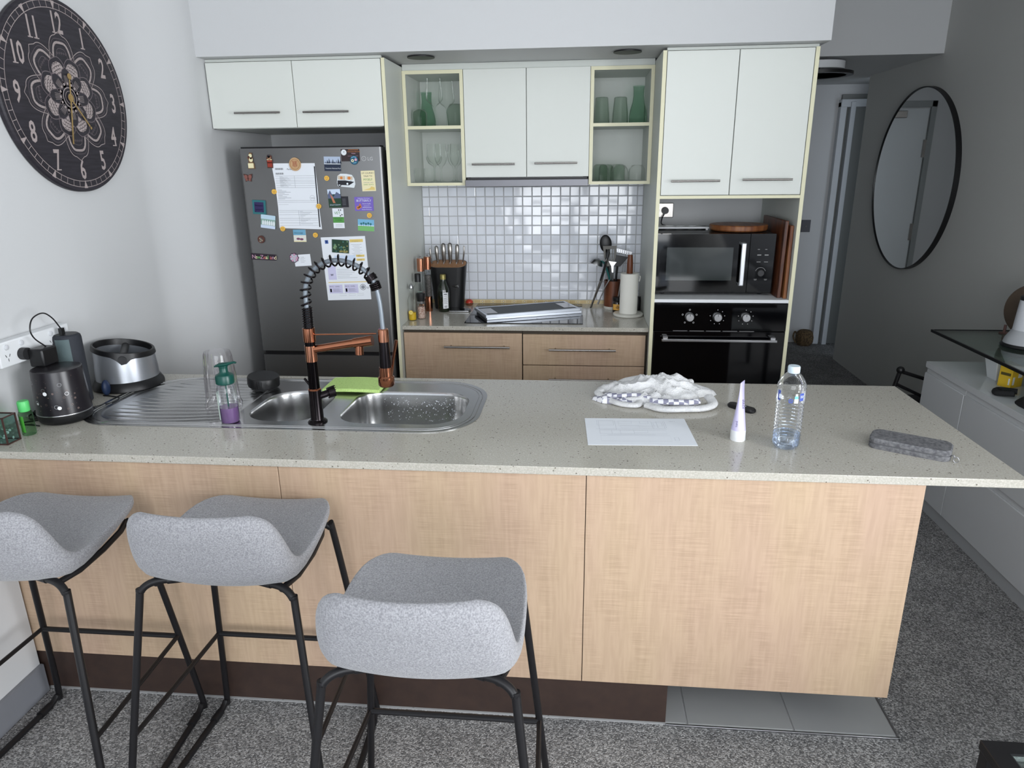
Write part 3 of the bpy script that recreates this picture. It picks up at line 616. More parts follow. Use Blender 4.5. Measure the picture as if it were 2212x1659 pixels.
# ---- aroma diffuser / speaker with holes ----
t=thing('perforated_diffuser',(.044,-1.262,BT),'short black cylinder with round cut-out pattern beside the sink','diffuser')
C=(.044,-1.262,BT); Tt=Matrix.Translation(C)
MB(Tt).lathe([(.064,0),(.072,.005),(.0765,.014),(.077,.030)],seg=44).obj('base',M_black,t)
MB(Tt).lathe([(.0772,.030),(.0776,.031),(.0776,.0325),(.0772,.0335)],seg=44).obj('silver_band',M_steel,t)
b=MB(Tt); b.lathe([(.0768,.0335),(.070,.166),(.069,.169),(.066,.170),(0,.170)],seg=44); bo=subW(b.obj('shell',mat('satin_black_shell',(26,23,28),.28),t),t)
b=MB(); rr=random.Random(11)
def onshell(a,z,r,ring=True,m=0):
    R=.0768-(z-.0335)*.0514+.0006; o=Vector((C[0]+R*math.cos(a),C[1]+R*math.sin(a),BT+z)); F=FR(o,(-math.sin(a),math.cos(a),0),(0,0,1))
    (b.ring(0,0,r*.75,r,0,m,F,14) if ring else b.disc(0,0,r,0,m,F,14))
for a,z,r in ((-1.55,.115,.0065),(-1.15,.062,.0065),(-1.95,.075,.007),(-.9,.13,.006),(-2.2,.135,.006),(-.7,.10,.006)): onshell(a,z,r,True,0)
for a,z,r in ((-1.50,.105,.0062),(-1.05,.058,.0058),(-1.93,.072,.004)): onshell(a,z,r,False,1)
for k in range(46): onshell(rr.uniform(-2.9,-.2),rr.uniform(.042,.155),rr.choice((.0012,.0018,.0026,.0034)),rr.random()<.7,2)
b.obj('cut_outs',[M_steel,M_w,mat('dim_copper_dot',(120,104,100),.35,metal=.6)],bo,flat=True)
b=MB(Tt); b.ring(0,0,.009,.0125,.1706,0); b.disc(0,0,.009,.1705,1); b.obj('top_hole',[M_dark,M_black],t,flat=True)
# ---- power outlet strip on the left wall + adaptor ----
t=thing('wall_outlet_block',(-.08,-1.195,1.003),'white surface-mounted double power outlet block on the left wall','power outlet')
b=MB(); b.box(-.0995,-.060,-1.347,-1.044,1.003,1.080); b.obj('housing',M_w,t,bev=.004)
F=FR((-.0597,0,0),(0,1,0),(0,0,1))
for yy in (-1.315,-1.255,-1.13,-1.07):
    b=MB(F@Matrix.Translation((yy,1.063,0))); b.lathe([(.0085,0),(.008,.003),(.006,.004),(0,.004)],seg=18); b.obj('switch',mat('switch_white%d'%int(-yy*1000),(206,208,212),.4),t)
b=MB()
for yy in (-1.315,-1.13):
    for k,(dx,dz,rt) in enumerate(((-.007,.0,.5),(.007,.0,-.5),(0,-.013,0))):
        b.rect(-.0011,.0011,-.0045,.0045,.0002,0,F@Matrix.Translation((yy+dx,1.037+dz,0))@Matrix.Rotation(rt,4,'Z'))
b.obj('socket_slots',M_dark,t,flat=True)
t=thing('power_adaptor',(-.03,-1.24,.985),'black plug-in power adaptor in the white outlet block','power adaptor')
MB().box(-.042,.008,-1.262,-1.196,.985,1.043).obj('body',M_black,t,bev=.006)
MB().tube([(-.0590,-1.262,1.03),(-.040,-1.262,1.03)],.019,18).obj('plug_head',M_dark,t)
b=MB(); b.tube(bez([(-.01,-1.22,1.043),(-.018,-1.248,1.075),(-.018,-1.258,1.105),(-.022,-1.235,1.135),(-.026,-1.185,1.142),(-.03,-1.145,1.118),(-.031,-1.116,1.077)],8),.0022,8); b.box(-.037,-.025,-1.122,-1.108,BT+.2375,1.078); b.obj('usb_cable',M_black,t)
b=MB()
def cable(p,r=.0024): b.tube(bez([(x,y,BT+r+z) for x,y,z in p],8),r,7)
cable([(.085,-1.13,0),(.10,-1.10,0),(.085,-1.06,0),(.045,-1.045,0),(.015,-1.04,0)]); cable([(.085,-1.13,0.0),(.055,-1.165,0),(.018,-1.172,0)])
tag(b.obj('speaker_cable',M_black),'thin black cable looping out beside the drainboard','cable')
b=MB()
cable([(-.04,-1.265,0),(-.075,-1.25,0),(-.092,-1.22,0),(-.09,-1.19,0),(-.07,-1.175,0)]); cable([(-.038,-1.275,.002),(-.06,-1.27,.004),(-.085,-1.245,.006),(-.095,-1.21,.002),(-.08,-1.16,0)])
cable([(-.036,-1.285,.003),(-.055,-1.295,.006),(-.08,-1.26,.006),(-.06,-1.215,.002)]); cable([(-.032,-1.29,0),(-.06,-1.31,0),(-.058,-1.33,0),(-.02,-1.33,0),(.01,-1.337,0)]); cable([(-.07,-1.20,0),(-.08,-1.18,.004),(-.086,-1.23,.01),(-.06,-1.26,.008)])
tag(b.obj('tangled_cable',M_black),'tangled black cables on the bench behind the perforated cylinder','cable')
b=MB(); b.sph((.022,-1.03,BT+.028),(.012,.018,.028),seg=16,rn=12); tag(b.obj('blue_pouch',mat('navy_plastic',(28,44,74),.5)),'small dark blue pouch squeezed between speaker and knock box','pouch')
# ---- green sanitiser bottle & glass lantern ----
t=thing('hand_gel_bottle',(.029,-1.400,BT),'small clear bottle with bright green cap near the left edge','bottle')
C=(.029,-1.400,BT)
MB().lathe_open([(0,.001),(.017,.001),(.019,.004),(.019,.066),(.016,.074),(.011,.078)],C,24).obj('bottle',thin_glass('pale_green_plastic',(206,232,206),(120,170,120),.08),t)
MB().lathe([(.0145,.074),(.0155,.076),(.0155,.102),(.0135,.106),(0,.106)],C,24).obj('cap',M_green,t)
b=MB(); v=[(C[0]+.0175*math.cos(a),C[1]+.0175*math.sin(a),BT+z) for z in (.012,.062) for a in [(-2.5+1.2*i/8) for i in range(9)]]; b.add(v,[(i,i+1,10+i,9+i) for i in range(8)]); b.obj('label',mat('leaf_green_label',(120,190,96),.5),t)
t=thing('glass_keepsake_box',(-.008,-1.462,BT),'small bronze-edged glass box with shells at the bench left end','glass box')
b=MB(); x0,x1,y0,y1,z0,z1=-.048,.030,-1.485,-1.438,BT,BT+.083
for x in (x0,x1):
    for y in (y0,y1): b.box(x-.0018,x+.0018,y-.0018,y+.0018,z0,z1)
for z in (z0+.0018,z1-.0018):
    for y in (y0,y1): b.box(x0,x1,y-.0018,y+.0018,z-.0018,z+.0018)
    for x in (x0,x1): b.box(x-.0018,x+.0018,y0,y1,z-.0018,z+.0018)
b.obj('frame',mat('bronze_edge',(96,70,66),.3,metal=.6),t)
MB().box(x0+.001,x1-.001,y0+.001,y1-.001,z0+.002,z1-.002).obj('pane',thin_glass('frosty_glass',(190,212,208),(120,140,138),.1,.25),t,flat=True)
b=MB(); r_=random.Random(2)
for k in range(26): b.sph((r_.uniform(x0+.01,x1-.01),r_.uniform(y0+.008,y1-.008),r_.uniform(z0+.006,z1-.02)),(r_.uniform(.002,.006),.003,r_.uniform(.002,.005)),k%2,seg=8,rn=5)
b.obj('shells',[mat('shell_white',(232,236,230),.5),mat('sage_moss',(150,170,150),.8)],t)['kind']='stuff'
# ---- tea towel ----
M_terry=mat('terry_white',(228,228,228),.95,bump=(260,1,.003),var=((212,212,214),60,.4,.7)); 
M_chk=mat('checked_cotton',(236,236,240),.85); N=NT(M_chk); bs=N.n['Principled BSDF']; tc=N.new('ShaderNodeTexCoord'); ck=N.new('ShaderNodeTexChecker'); ck.inputs['Scale'].default_value=62; ck.inputs[1].default_value=lin((236,236,240)); ck.inputs[2].default_value=lin((140,140,160)); N.link(tc.outputs['Object'],ck.inputs[0]); N.link(ck.outputs[0],bs.inputs['Base Color'])
t=thing('tea_towel',(1.92,-.93,BT),'crumpled white towel with grey check lining on the bench','towel')
def blob(cx,cy,R,Hf,mt,seed,nm,n=72,k=22):
    b=MB(); rings=[]
    for j in range(k+1):
        u=1-j/k; ring=[]
        for i in range(n):
            a=2*PI*i/n; q=R(a); uu=min(1,u*1.0)
            x=cx+q[0]*uu*math.cos(a); y=cy+q[1]*uu*math.sin(a)
            h=Hf(x,y,a,u)
            edge=1-u**9
            ring.append((x,y,BT+.0015+h*edge+.009*(1-max(0,u-.93)/.07)**.5))
        rings.append(ring)
    rings=[[(p[0],p[1],BT+.001) for p in rings[0]]]+rings
    b.loft(rings,0,True,True); return subW(b.obj(nm,mt,t,ang=70),t)
def ridg(x,y,s,seed): return 1-abs(2*mnoise.noise(Vector((x*s,y*s,seed))))
def R1(a): return (.168+.022*math.sin(2*a+1)+.020*math.sin(5*a)+.012*math.sin(9*a+1),.112+.022*math.sin(3*a+.5)+.014*math.sin(7*a)+.008*math.sin(11*a))
def H1(x,y,a,u): return .006+.040*math.exp(-(((x-1.95)/.07)**2+((y+.87)/.06)**2))+.019*(ridg(x*.8,y*1.3,10,1)**3)+.012*ridg(x,y,24,4)**2-.014*math.exp(-((y+1.045)/.02)**2)*math.exp(-((x-1.97)/.08)**2)
blob(1.925,-.915,R1,H1,M_terry,1,'terry_layer')
def R2(a): return (.085+.012*math.sin(3*a),.042+.006*math.sin(4*a))
def H2(x,y,a,u): return .002+.010*ridg(x,y,16,7)**2
blob(1.80,-.985,R2,H2,M_chk,2,'checked_corner')
b=MB()
def roll(p,r,fl=.5,m=0): b.tube(bez(p,8),r,12,m,flat=fl)
z=BT
roll([(1.885,-1.045,z+.008),(1.93,-1.085,z+.010),(2.0,-1.083,z+.011),(2.06,-1.072,z+.011),(2.095,-1.04,z+.014),(2.09,-.985,z+.022)],.016,.6)
roll([(1.745,-.915,z+.014),(1.73,-.94,z+.012),(1.76,-.99,z+.009),(1.80,-1.035,z+.008),(1.85,-1.05,z+.009),(1.865,-1.02,z+.010)],.013,.6)
roll([(1.80,-.87,z+.012),(1.83,-.83,z+.02),(1.90,-.80,z+.026)],.02,.6); roll([(1.99,-.86,z+.042),(2.03,-.87,z+.036),(2.055,-.86,z+.034)],.012,.7)
b.obj('folded_hem',M_terry,t,ang=70)
b=MB(); roll([(1.90,-1.025,z+.016),(1.95,-1.045,z+.020),(2.01,-1.045,z+.019),(2.05,-1.03,z+.018)],.015,.7); roll([(1.765,-.97,z+.018),(1.80,-.99,z+.022),(1.85,-.99,z+.026),(1.90,-1.01,z+.022)],.013,.5); b.obj('checked_fold',M_chk,t,ang=70)
# ---- plan drawing ----
b=MB(FR((1.692,-1.375,BT+.0008),(1,.045,0),(-.035,1,0))); Wd,Hd=.306,.216
b.box(0,Wd,0,Hd,-.0006,.0002,0)
def lr(x0,y0,x1,y1,h=.0004,w_=.0006): b.stroke([(x0,y0),(x1,y0),(x1,y1),(x0,y1)],w_,h,1,closed=True)
for q in ((.035,.155,.085,.195),(.04,.12,.09,.193),(.10,.15,.20,.19),(.10,.17,.14,.19),(.165,.17,.19,.19),(.20,.13,.235,.185),(.205,.15,.23,.18),(.215,.135,.24,.19),(.105,.135,.16,.155),(.16,.135,.205,.15),(.04,.085,.235,.115),(.04,.085,.075,.115),(.10,.085,.14,.115),(.14,.095,.18,.115),(.04,.03,.24,.072),(.25,.035,.262,.06)): lr(*q)
for q in ((.03,.125,.24,.125),(.06,.078,.20,.078)): b.stroke([q[:2],q[2:]],.0007,.0004,1)
b.text('Unit 1',.007,.255,.188,.0004,1)
tag(b.obj('floor_plan_sheet',[M_paper,mat('pencil_line',(170,174,184),.6)],flat=True),'white sheet with a printed cabinet drawing on the bench','paper')
# ---- hand cream tube ----
t=thing('cream_tube',(2.117,-1.305,BT),'lavender hand cream tube standing on its white cap','tube')
C=(2.117,-1.305)
MB().lathe([(.0205,0),(.0215,.002),(.0205,.031),(0,.031)],(C[0],C[1],BT),30).obj('cap',M_w,t)
b=MB(); rings=[]; n=28
for k in range(9):
    u=k/8; z=BT+.031+.142*u; ra=.0195*(1-u)+.0185*u; rb=.0195*(1-u)**1.1+.0009; an=1.05
    rings.append([(C[0]+ra*math.cos(2*PI*i/n)*math.cos(an)-rb*math.sin(2*PI*i/n)*math.sin(an),C[1]+ra*math.cos(2*PI*i/n)*math.sin(an)+rb*math.sin(2*PI*i/n)*math.cos(an),z) for i in range(n)])
b.loft(rings); b.obj('tube',mat('lavender_plastic',(204,198,232),.4),t,ang=60)
b=MB(FR((C[0]+.004,C[1]-.0203,BT+.045),(1,0,0),(0,.12,1))); b.text('love',.016,.004,.052,0,0,rot=PI/2,shear=.2); b.text('hand',.009,-.012,.0,0,0,rot=PI/2); b.obj('lettering',mat('dark_violet_ink',(90,84,120),.5),t,flat=True)
# ---- key fob ----
t=thing('car_key_fob',(2.184,-1.046,BT),'black key fob lying behind the cream tube','key fob',rz=math.radians(-47))
b=local(t); b.loft([z3(rrect(0,0,.100*s_,.030*s_,.0145*s_,6),z) for s_,z in ((.92,0),(1,.004),(1,.009),(.9,.0135))]); b.obj('body',M_black,t)
b=local(t); b.box(-.008,.014,-.007,.007,.0132,.0145); b.obj('button',mat('silver_button',(180,184,190),.3,metal=.5),t,bev=.001)
# ---- water bottle ----
t=thing('water_bottle',(2.236,-1.352,BT),'clear ribbed plastic water bottle standing on the bench','bottle')
C=(2.236,-1.352,BT)
pr=[(0,.004),(.012,.006),(.026,.001),(.0325,.006),(.0365,.016)]
z=.02
for k in range(11): pr+=[(.0365,z+.001),(.0348,z+.004),(.0348,z+.0055),(.0365,z+.0085)]; z+=.0100
pr+=[(.0375,.133),(.0378,.145),(.0378,.168),(.0355,.170),(.0352,.173),(.0375,.176),(.0372,.182),(.032,.196),(.0215,.210),(.0145,.216),(.0135,.222)]
MB().lathe_open(pr,C,44).obj('bottle',M_pet,t,ang=25)
MB().lathe([(0,.006),(.024,.004),(.034,.012),(.034,.044),(0,.044)],C,36).obj('water',thin_glass('water_body',(236,242,250),(190,206,228),.02,.35),t)
MB().lathe([(.0150,.2155),(.0158,.217),(.0158,.231),(.0145,.234),(0,.234)],C,36).obj('cap',mat('pale_blue_cap',(206,222,232),.4),t)
def wrap(b,a0,a1,z0,z1,R,m): 
    n=8; v=[(C[0]+R*math.cos(a0+(a1-a0)*i/n),C[1]+R*math.sin(a0+(a1-a0)*i/n),BT+z) for z in (z0,z1) for i in range(n+1)]; b.add(v,[(i,i+1,n+2+i,n+1+i) for i in range(n)],m)
b=MB()
wrap(b,-1.62,-1.34,.140,.152,.0381,0); wrap(b,-1.60,-1.36,.152,.160,.0381,1); wrap(b,-1.56,-1.40,.160,.166,.0381,2); wrap(b,-1.25,-.90,.146,.167,.0381,3); wrap(b,-1.98,-1.72,.1405,.1425,.0381,3); wrap(b,-2.9,-2.62,.142,.170,.0381,3); wrap(b,-2.75,-2.5,.148,.160,.0383,2)
FF=FR((C[0]+.0382*math.cos(-1.85),C[1]+.0382*math.sin(-1.85),BT+.147),(-math.sin(-1.85),math.cos(-1.85),0),(0,0,1)); b.ring(0,0,.004,.0058,.0002,3,FF,18); b.disc(0,0,.0022,.0002,3,FF,8)
FF=FR((C[0]+.0384*math.cos(-1.08),C[1]+.0384*math.sin(-1.08),BT+.155),(-math.sin(-1.08),math.cos(-1.08),0),(0,0,1)); b.rect(-.005,.005,.004,.0055,.0002,2,FF); b.rect(-.005,.004,0,.0015,.0002,2,FF)
b.obj('label_print',[M_w,mat('sky_blue_print',(120,196,230),.4),mat('white_print',(232,240,248),.4),mat('royal_blue_print',(70,90,170),.4)],t,ang=60)
# ---- wallet ----
t=thing('zip_wallet',(2.565,-1.352,BT),'grey fabric zip wallet near the right end of the bench','wallet',rz=math.radians(-30))
Mw=mat('slate_fabric',(118,118,120),.8,bump=(300,.4,.001),var=((84,84,88),120,.35,.65)); b=local(t)
b.loft([z3(rrect(0,0,.196*s_,.088*s_,.022,6),z) for s_,z in ((.985,0),(1,.003),(1,.011),(.99,.0132))]); b.obj('lower_cover',Mw,t)
b=local(t); b.loft([z3(rrect(0,0,.196*s_,.088*s_,.022,6),z) for s_,z in ((.99,.0162),(1,.0175),(1,.0265),(.965,.030))]); b.obj('upper_cover',Mw,t)
b=local(t); b.loft([z3(rrect(0,0,.192,.084,.021,6),z) for z in (.0132,.0162)]); z_=subW(b.obj('zip',mat('dark_zip',(92,92,95),.6),t),t)
b=local(t); b.tube([(.096,-.022,.014),(.104,-.024,.016),(.108,-.027,.010)],.0022,8); pr_=[(.110+.006*math.cos(a),-.030,.008+.0075*math.sin(a)) for a in [2*PI*i/16 for i in range(16)]]; b.tube(pr_,.0013,6,closed=True); b.obj('zip_pull',M_steel,z_)
# ================= STOOLS =================
def make_stool(loc,label):
    t=thing('bar_stool',loc,label,'bar stool','grey bar stools along the bench')
    prof=[(.184,.680,.070),(.190,.692,.088),(.185,.704,.114),(.170,.709,.140),(.142,.709,.163),(.100,.705,.182),(.03,.697,.191),(-.03,.689,.192),(-.09,.685,.191),(-.132,.696,.188),(-.161,.724,.184),(-.182,.763,.180),(-.199,.801,.174),(-.213,.836,.164),(-.222,.859,.147),(-.226,.869,.117)]
    nx=16; G=[]
    for j,(y,z,hw) in enumerate(prof):
        row=[]; bk=max(0,(j-8)/7)
        for i in range(nx+1):
            u=2*i/nx-1; x=hw*math.sin(u*PI/2*.98)/math.sin(PI/2*.98)
            e=abs(x/.19)
            row.append(Vector((x,y+bk*.055*e*e, z+.026*e*e*(1-bk)*(0.3+min(1,j/5)*.7)-.012*bk*e**3-.010*(1-min(1,j/3))*e*e)))
        G.append(row)
    nr=len(G)
    def nrm(j,i):
        a=G[min(j+1,nr-1)][i]-G[max(j-1,0)][i]; c=G[j][min(i+1,nx)]-G[j][max(i-1,0)]; n=c.cross(a); n.normalize(); return n if n.z>0 or j>7 else -n
    top=[];bot=[]
    for j in range(nr):
        for i in range(nx+1):
            a=G[min(j+1,nr-1)][i]-G[max(j-1,0)][i]; c=G[j][min(i+1,nx)]-G[j][max(i-1,0)]; n=a.cross(c).normalized()
            if j<9 and n.z<0: n=-n
            if j>=9 and n.y<0: n=-n
            e=min(i,nx-i); th=(.033+.022*math.exp(-((j-9)/1.9)**2))*min(1,.25+e*.25)*min(1,.3+min(j,nr-1-j)*.3)
            top.append(G[j][i]+n*.002); bot.append(G[j][i]-n*th)
    N_=nr*(nx+1); f=[]
    for j in range(nr-1):
        for i in range(nx):
            a=j*(nx+1)+i; f.append((a,a+nx+1,a+nx+2,a+1)); f.append((N_+a,N_+a+1,N_+a+nx+2,N_+a+nx+1))
    def st(a,c): f.append((a,c,c+N_,a+N_))
    for i in range(nx): st(i,i+1); st((nr-1)*(nx+1)+i+1,(nr-1)*(nx+1)+i)
    for j in range(nr-1): st((j+1)*(nx+1),j*(nx+1)); st(j*(nx+1)+nx,(j+1)*(nx+1)+nx)
    b=local(t); b.add(top+bot,f); b.obj('seat_shell',M_fabric,t,ang=180,sub=1)
    r=.0088
    for s in (-1,1):
        b=local(t); b.tube(bez([(s*.09,-.140,.660),(s*.15,-.156,.660),(s*.182,-.170,.640),(s*.190,-.178,.59),(s*.251,-.272,.055),(s*.254,-.278,.022)],7)[3:],r,12); b.obj('leg',M_frame,t)
        b=local(t); b.tube(bez([(s*.150,.112,.672),(s*.170,.116,.662),(s*.178,.124,.62),(s*.231,.176,.06),(s*.234,.166,.022),(s*.236,.13,.0095)],7),r,12); b.obj('leg',M_frame,t)
        b=local(t); b.tube([(s*.236,.132,.0095),(s*.253,-.262,.0095),(s*.254,-.278,.022)],r,12); b.tube([(s*.2355,.138,.0118),(s*.237,.098,.0118)],[.0115,.0115],12); b.obj('runner',M_frame,t)
        b=local(t); b.tube([(s*.150,.112,.671),(s*.168,.06,.670),(s*.174,-.02,.664),(s*.168,-.10,.656),(s*.150,-.158,.654)],.0075,10); b.obj('seat_rail',M_frame,t)
        b=local(t); b.tube([(s*.2105,.151,.281),(s*.2235,-.230,.281)],.0062,10); b.obj('side_bar',M_frame,t)
    b=local(t); b.tube([(-.125,-.150,.660),(-.09,-.138,.659),(.09,-.138,.659),(.125,-.150,.660)],r,12); b.obj('rear_crossbar',M_frame,t)
    b=local(t); b.tube([(-.2105,.151,.281),(.2105,.151,.281)],.0075,10); b.obj('footrest',M_frame,t)
    return t
s1=make_stool((.843,-1.726,0),'grey fabric bar stool with black legs, middle of the three')
dup(s1,(.309,-1.746,0),0,'grey fabric bar stool nearest the left wall, cut by the frame')
dup(s1,(1.370,-1.986,0),0,'grey fabric bar stool furthest right and pulled out from the bench')
# ================= BACK COUNTER OBJECTS =================
zc=CT
# knife block + knives
t=thing('knife_block',(.964,.46,zc),'rounded black knife block with timber top beside the cooktop','knife block')
def blk(w_,y0,y1,z,n=8): return z3(rr2(.967-w_/2,.967+w_/2,y0,y1,.045,n),z)
def tl(ring,dz): return [(p[0],p[1],p[2]+dz*(p[1]-.50)) for p in ring]
b=MB(); b.loft([blk(.156,.437,.527,zc+.001),blk(.165,.435,.53,zc+.05),tl(blk(.198,.428,.540,zc+.243),.25)],0,True,False); b.loft([tl(blk(.198,.428,.540,zc+.243),.25),tl(blk(.192,.431,.537,zc+.243),.25)],0,False,False); b.obj('body',mat('satin_black',(14,14,16),.4),t)
MB().loft([tl(blk(.193,.4305,.5375,zc+.232),.25),tl(blk(.193,.4305,.5375,zc+.243),.25)]).obj('cork_top',M_wood3,t)
b=MB()
for x in (.940,.995): b.disc(x,zc+.163,.005,0,0,FR((0,.4325,0),(1,0,0),(0,0,1)),14)
b.obj('rivets',M_steel,t,flat=True)
b=MB(); b.tube([(.995,.430,zc+.129),(1.008,.418,zc+.128),(1.028,.415,zc+.131)],[.004,.005,.007],12); b.obj('peg',M_steel,t)
kn=None
for i,(x,h,r,lean) in enumerate(((.879,.071,.0042,-.006),(.911,.084,.0085,-.004),(.944,.097,.0105,0),(.978,.099,.0105,.001),(1.013,.091,.0090,.004),(1.045,.084,.0042,.008))):
    T0=Matrix.Translation((x,.49,zc+.243))
    t=thing('kitchen_knife',(x,.49,zc+.243),'', 'knife','knives standing in the knife block')
    t['label']=('thin steel knife handle at the far left slot of the knife block','steel knife handle, second slot from the left in the block','thick steel knife handle left of centre in the block','thick tallest steel knife handle right of centre in the block','steel knife handle, second slot from the right in the block','thin steel knife handle at the far right slot of the knife block')[i]
    b=MB(T0); b.tube([(0,0,0),(lean*.4,-.002,.018),(lean,-.004,h*.6),(lean*1.2,-.006,h),(lean*1.2,-.0062,h+.007)],[r*.6,r*.8,r,r*.95,r*.4],14,flat=1.2); b.obj('handle',M_handle,t,ang=60)
    b=MB(T0); b.box(-.0012,.0012,-.013,.013,-.009,.004); b.obj('blade',M_steel,t)
# olive oil
t=thing('olive_oil_bottle',(.953,.392,zc),'dark green olive oil bottle with white back label beside the knife block','bottle')
C=(.953,.392,zc)
MB().lathe([(0,0),(.028,.0),(.032,.006),(.033,.02),(.033,.105),(.030,.125),(.018,.155),(.0135,.168),(.0135,.176),(0,.176)],C,32).obj('bottle',mat('dark_olive_glass',(14,24,10),.06,spec=.8,coat=.4),t)
MB().lathe([(.0155,.170),(.0155,.192),(.0135,.196),(0,.196)],C,28).obj('cap',mat('olive_gold_cap',(140,130,78),.35,metal=.5),t)
def cyl_label(b,C,R,a0,a1,z0,z1,m=0,n=10):
    v=[(C[0]+R*math.cos(a0+(a1-a0)*i/n),C[1]+R*math.sin(a0+(a1-a0)*i/n),C[2]+z) for z in (z0,z1) for i in range(n+1)]; b.add(v,[(i,i+1,n+2+i,n+1+i) for i in range(n)],m)
b=MB(); cyl_label(b,C,.0334,-1.50,-.60,.020,.104)
for z0_,z1_ in ((.094,.098),(.086,.0875)): cyl_label(b,C,.0337,-1.35,-.80,z0_,z1_,1)
for k in range(7): cyl_label(b,C,.0337,-1.40,-.95 if k%2 else -.75,.076-k*.005,.0772-k*.005,1)
for k in range(9): cyl_label(b,C,.0337,-1.30+k*.05,-1.28+k*.05,.024,.036,1,1)
b.obj('label',[M_w,M_inkd],t,ang=60)
# copper mills
def mill(C,fill,label,prev=None):
    t=thing('spice_mill',C,label,'mill','tall copper and clear mills')
    MB().lathe([(0,0),(.0175,0),(.018,.002),(.018,.078),(.016,.079),(0,.079)],C,28).obj('base',M_copper,t)
    MB().lathe_open([(.0165,.079),(.0165,.222)],C,28).obj('tube',mat('smoky_acrylic_'+fill,(0,0,0)) if 0 else M_pet,t)
    MB().lathe([(0,.079),(.0155,.079),(.0155,.11 if fill=='salt' else .19),(0,.11 if fill=='salt' else .19)],C,24).obj(fill,mat('pink_salt',(206,150,130),.8,var=((232,200,190),300,.4,.6)) if fill=='salt' else mat('peppercorn',(60,56,54),.8,var=((110,106,102),300,.4,.6)),t)
    MB().lathe([(0,.221),(.0185,.221),(.0185,.285),(.017,.287),(0,.287)],C,28).obj('head',M_copper,t)
    MB().lathe([(0,.287),(.005,.287),(.004,.291),(.0055,.294),(.004,.298),(0,.299)],C,14).obj('knob',M_steel,t); return t
mill((.851,.330,zc),'salt','tall copper mill half filled with pink salt, left of the pair'); mill((.872,.400,zc),'pepper','tall copper mill with dark pepper, nearer the knife block')
# dark cap bottle
t=thing('clear_bottle',(.846,.272,zc),'clear glass bottle with black cap against the tall panel','bottle')
C=(.846,.272,zc)
MB().lathe_open([(0,.001),(.024,.001),(.0265,.005),(.0265,.135),(.024,.150),(.013,.165),(.0125,.178)],C,28).obj('bottle',M_glass,t)
MB().lathe([(.0155,.176),(.0155,.214),(.0135,.217),(0,.217)],C,24).obj('cap',M_black,t)
b=MB(); cyl_label(b,C,.0269,-1.45,-.55,.085,.13); b.obj('label',mat('faded_green_label',(120,140,130),.6),t,ang=60)
# oil cruet
t=thing('oil_cruet',(.833,.165,zc),'small clear bottle of yellow oil at the front of the counter','bottle')
C=(.835,.165,zc)
MB().lathe_open([(0,.001),(.018,.001),(.0205,.004),(.0205,.10),(.013,.125),(.009,.14),(.009,.160),(.011,.163)],C,28).obj('bottle',M_glass,t)
MB().lathe([(0,.002),(.0185,.003),(.0190,.006),(.0190,.040),(0,.040)],C,24).obj('oil',mat('yellow_oil',(206,170,40),.1,spec=.6),t)
MB().lathe([(.0115,.158),(.0125,.166),(.009,.176),(.006,.182),(0,.184)],C,20).obj('stopper',M_steel,t)
b=MB(); F=FR((C[0]+.004,C[1]-.0212,C[2]+.042),(1,0,0),(0,0,1)); b.disc(-.006,0,.012,0,0,F,22); b.disc(-.006,0,.0095,.0003,1,F,22)
for k in range(8): a=k*PI/4; b.stroke([(-.006,0),(-.006+.009*math.cos(a),.009*math.sin(a))],.0008,.0005,0,F)
b.obj('lemon_label',[mat('lemon_rind',(196,160,30),.5),mat('lemon_flesh',(240,222,130),.5)],t,flat=True)
# grinder
t=thing('spice_grinder',(.870,.205,zc),'short glass spice grinder with black top in front of the copper mills','grinder')
C=(.872,.205,zc)
MB().lathe_open([(0,.001),(.019,.001),(.021,.004),(.0205,.075),(.018,.080)],C,28).obj('jar',M_glass,t)
MB().lathe([(0,.002),(.0188,.003),(.0195,.062),(0,.062)],C,24).obj('spices',mat('mixed_spices',(150,110,96),.9,var=((214,196,186),260,.4,.6)),t)
MB().lathe([(.0195,.076),(.0200,.077),(.0200,.089),(0,.089)],C,24).obj('collar',M_steel,t)
MB().lathe([(.0190,.089),(.0225,.120),(.0225,.128),(.020,.130),(0,.130)],C,24,flute=.03,nf=16).obj('grinder_head',M_black,t)
# phone / dark tray and tomato timer
t=thing('kitchen_scale',(1.035,.408,zc),'thin dark glass kitchen scale lying in front of the knife block','scale')
MB().loft([z3(rrect(1.035,.398,.12*s_,.062*s_,.012,5),zc+z) for s_,z in ((.9,0),(1,.003),(1,.007))]).obj('body',M_steel,t); MB().loft([z3(rrect(1.035,.398,.118,.06,.011,5),zc+z) for z in (.007,.010)]).obj('glass_top',M_gblack,t)
t=thing('egg_timer',(1.058,.560,zc),'small red and copper round timer beside the knife block','timer')
MB().lathe([(0,0),(.017,0),(.0225,.008),(.0225,.013),(.019,.016)],(1.062,.563,zc),24).obj('base',M_copper,t); MB().lathe([(.0205,.013),(.021,.020),(.016,.029),(.008,.033),(0,.034)],(1.062,.563,zc),24).obj('dome',mat('tomato_red',(190,60,44),.3),t)
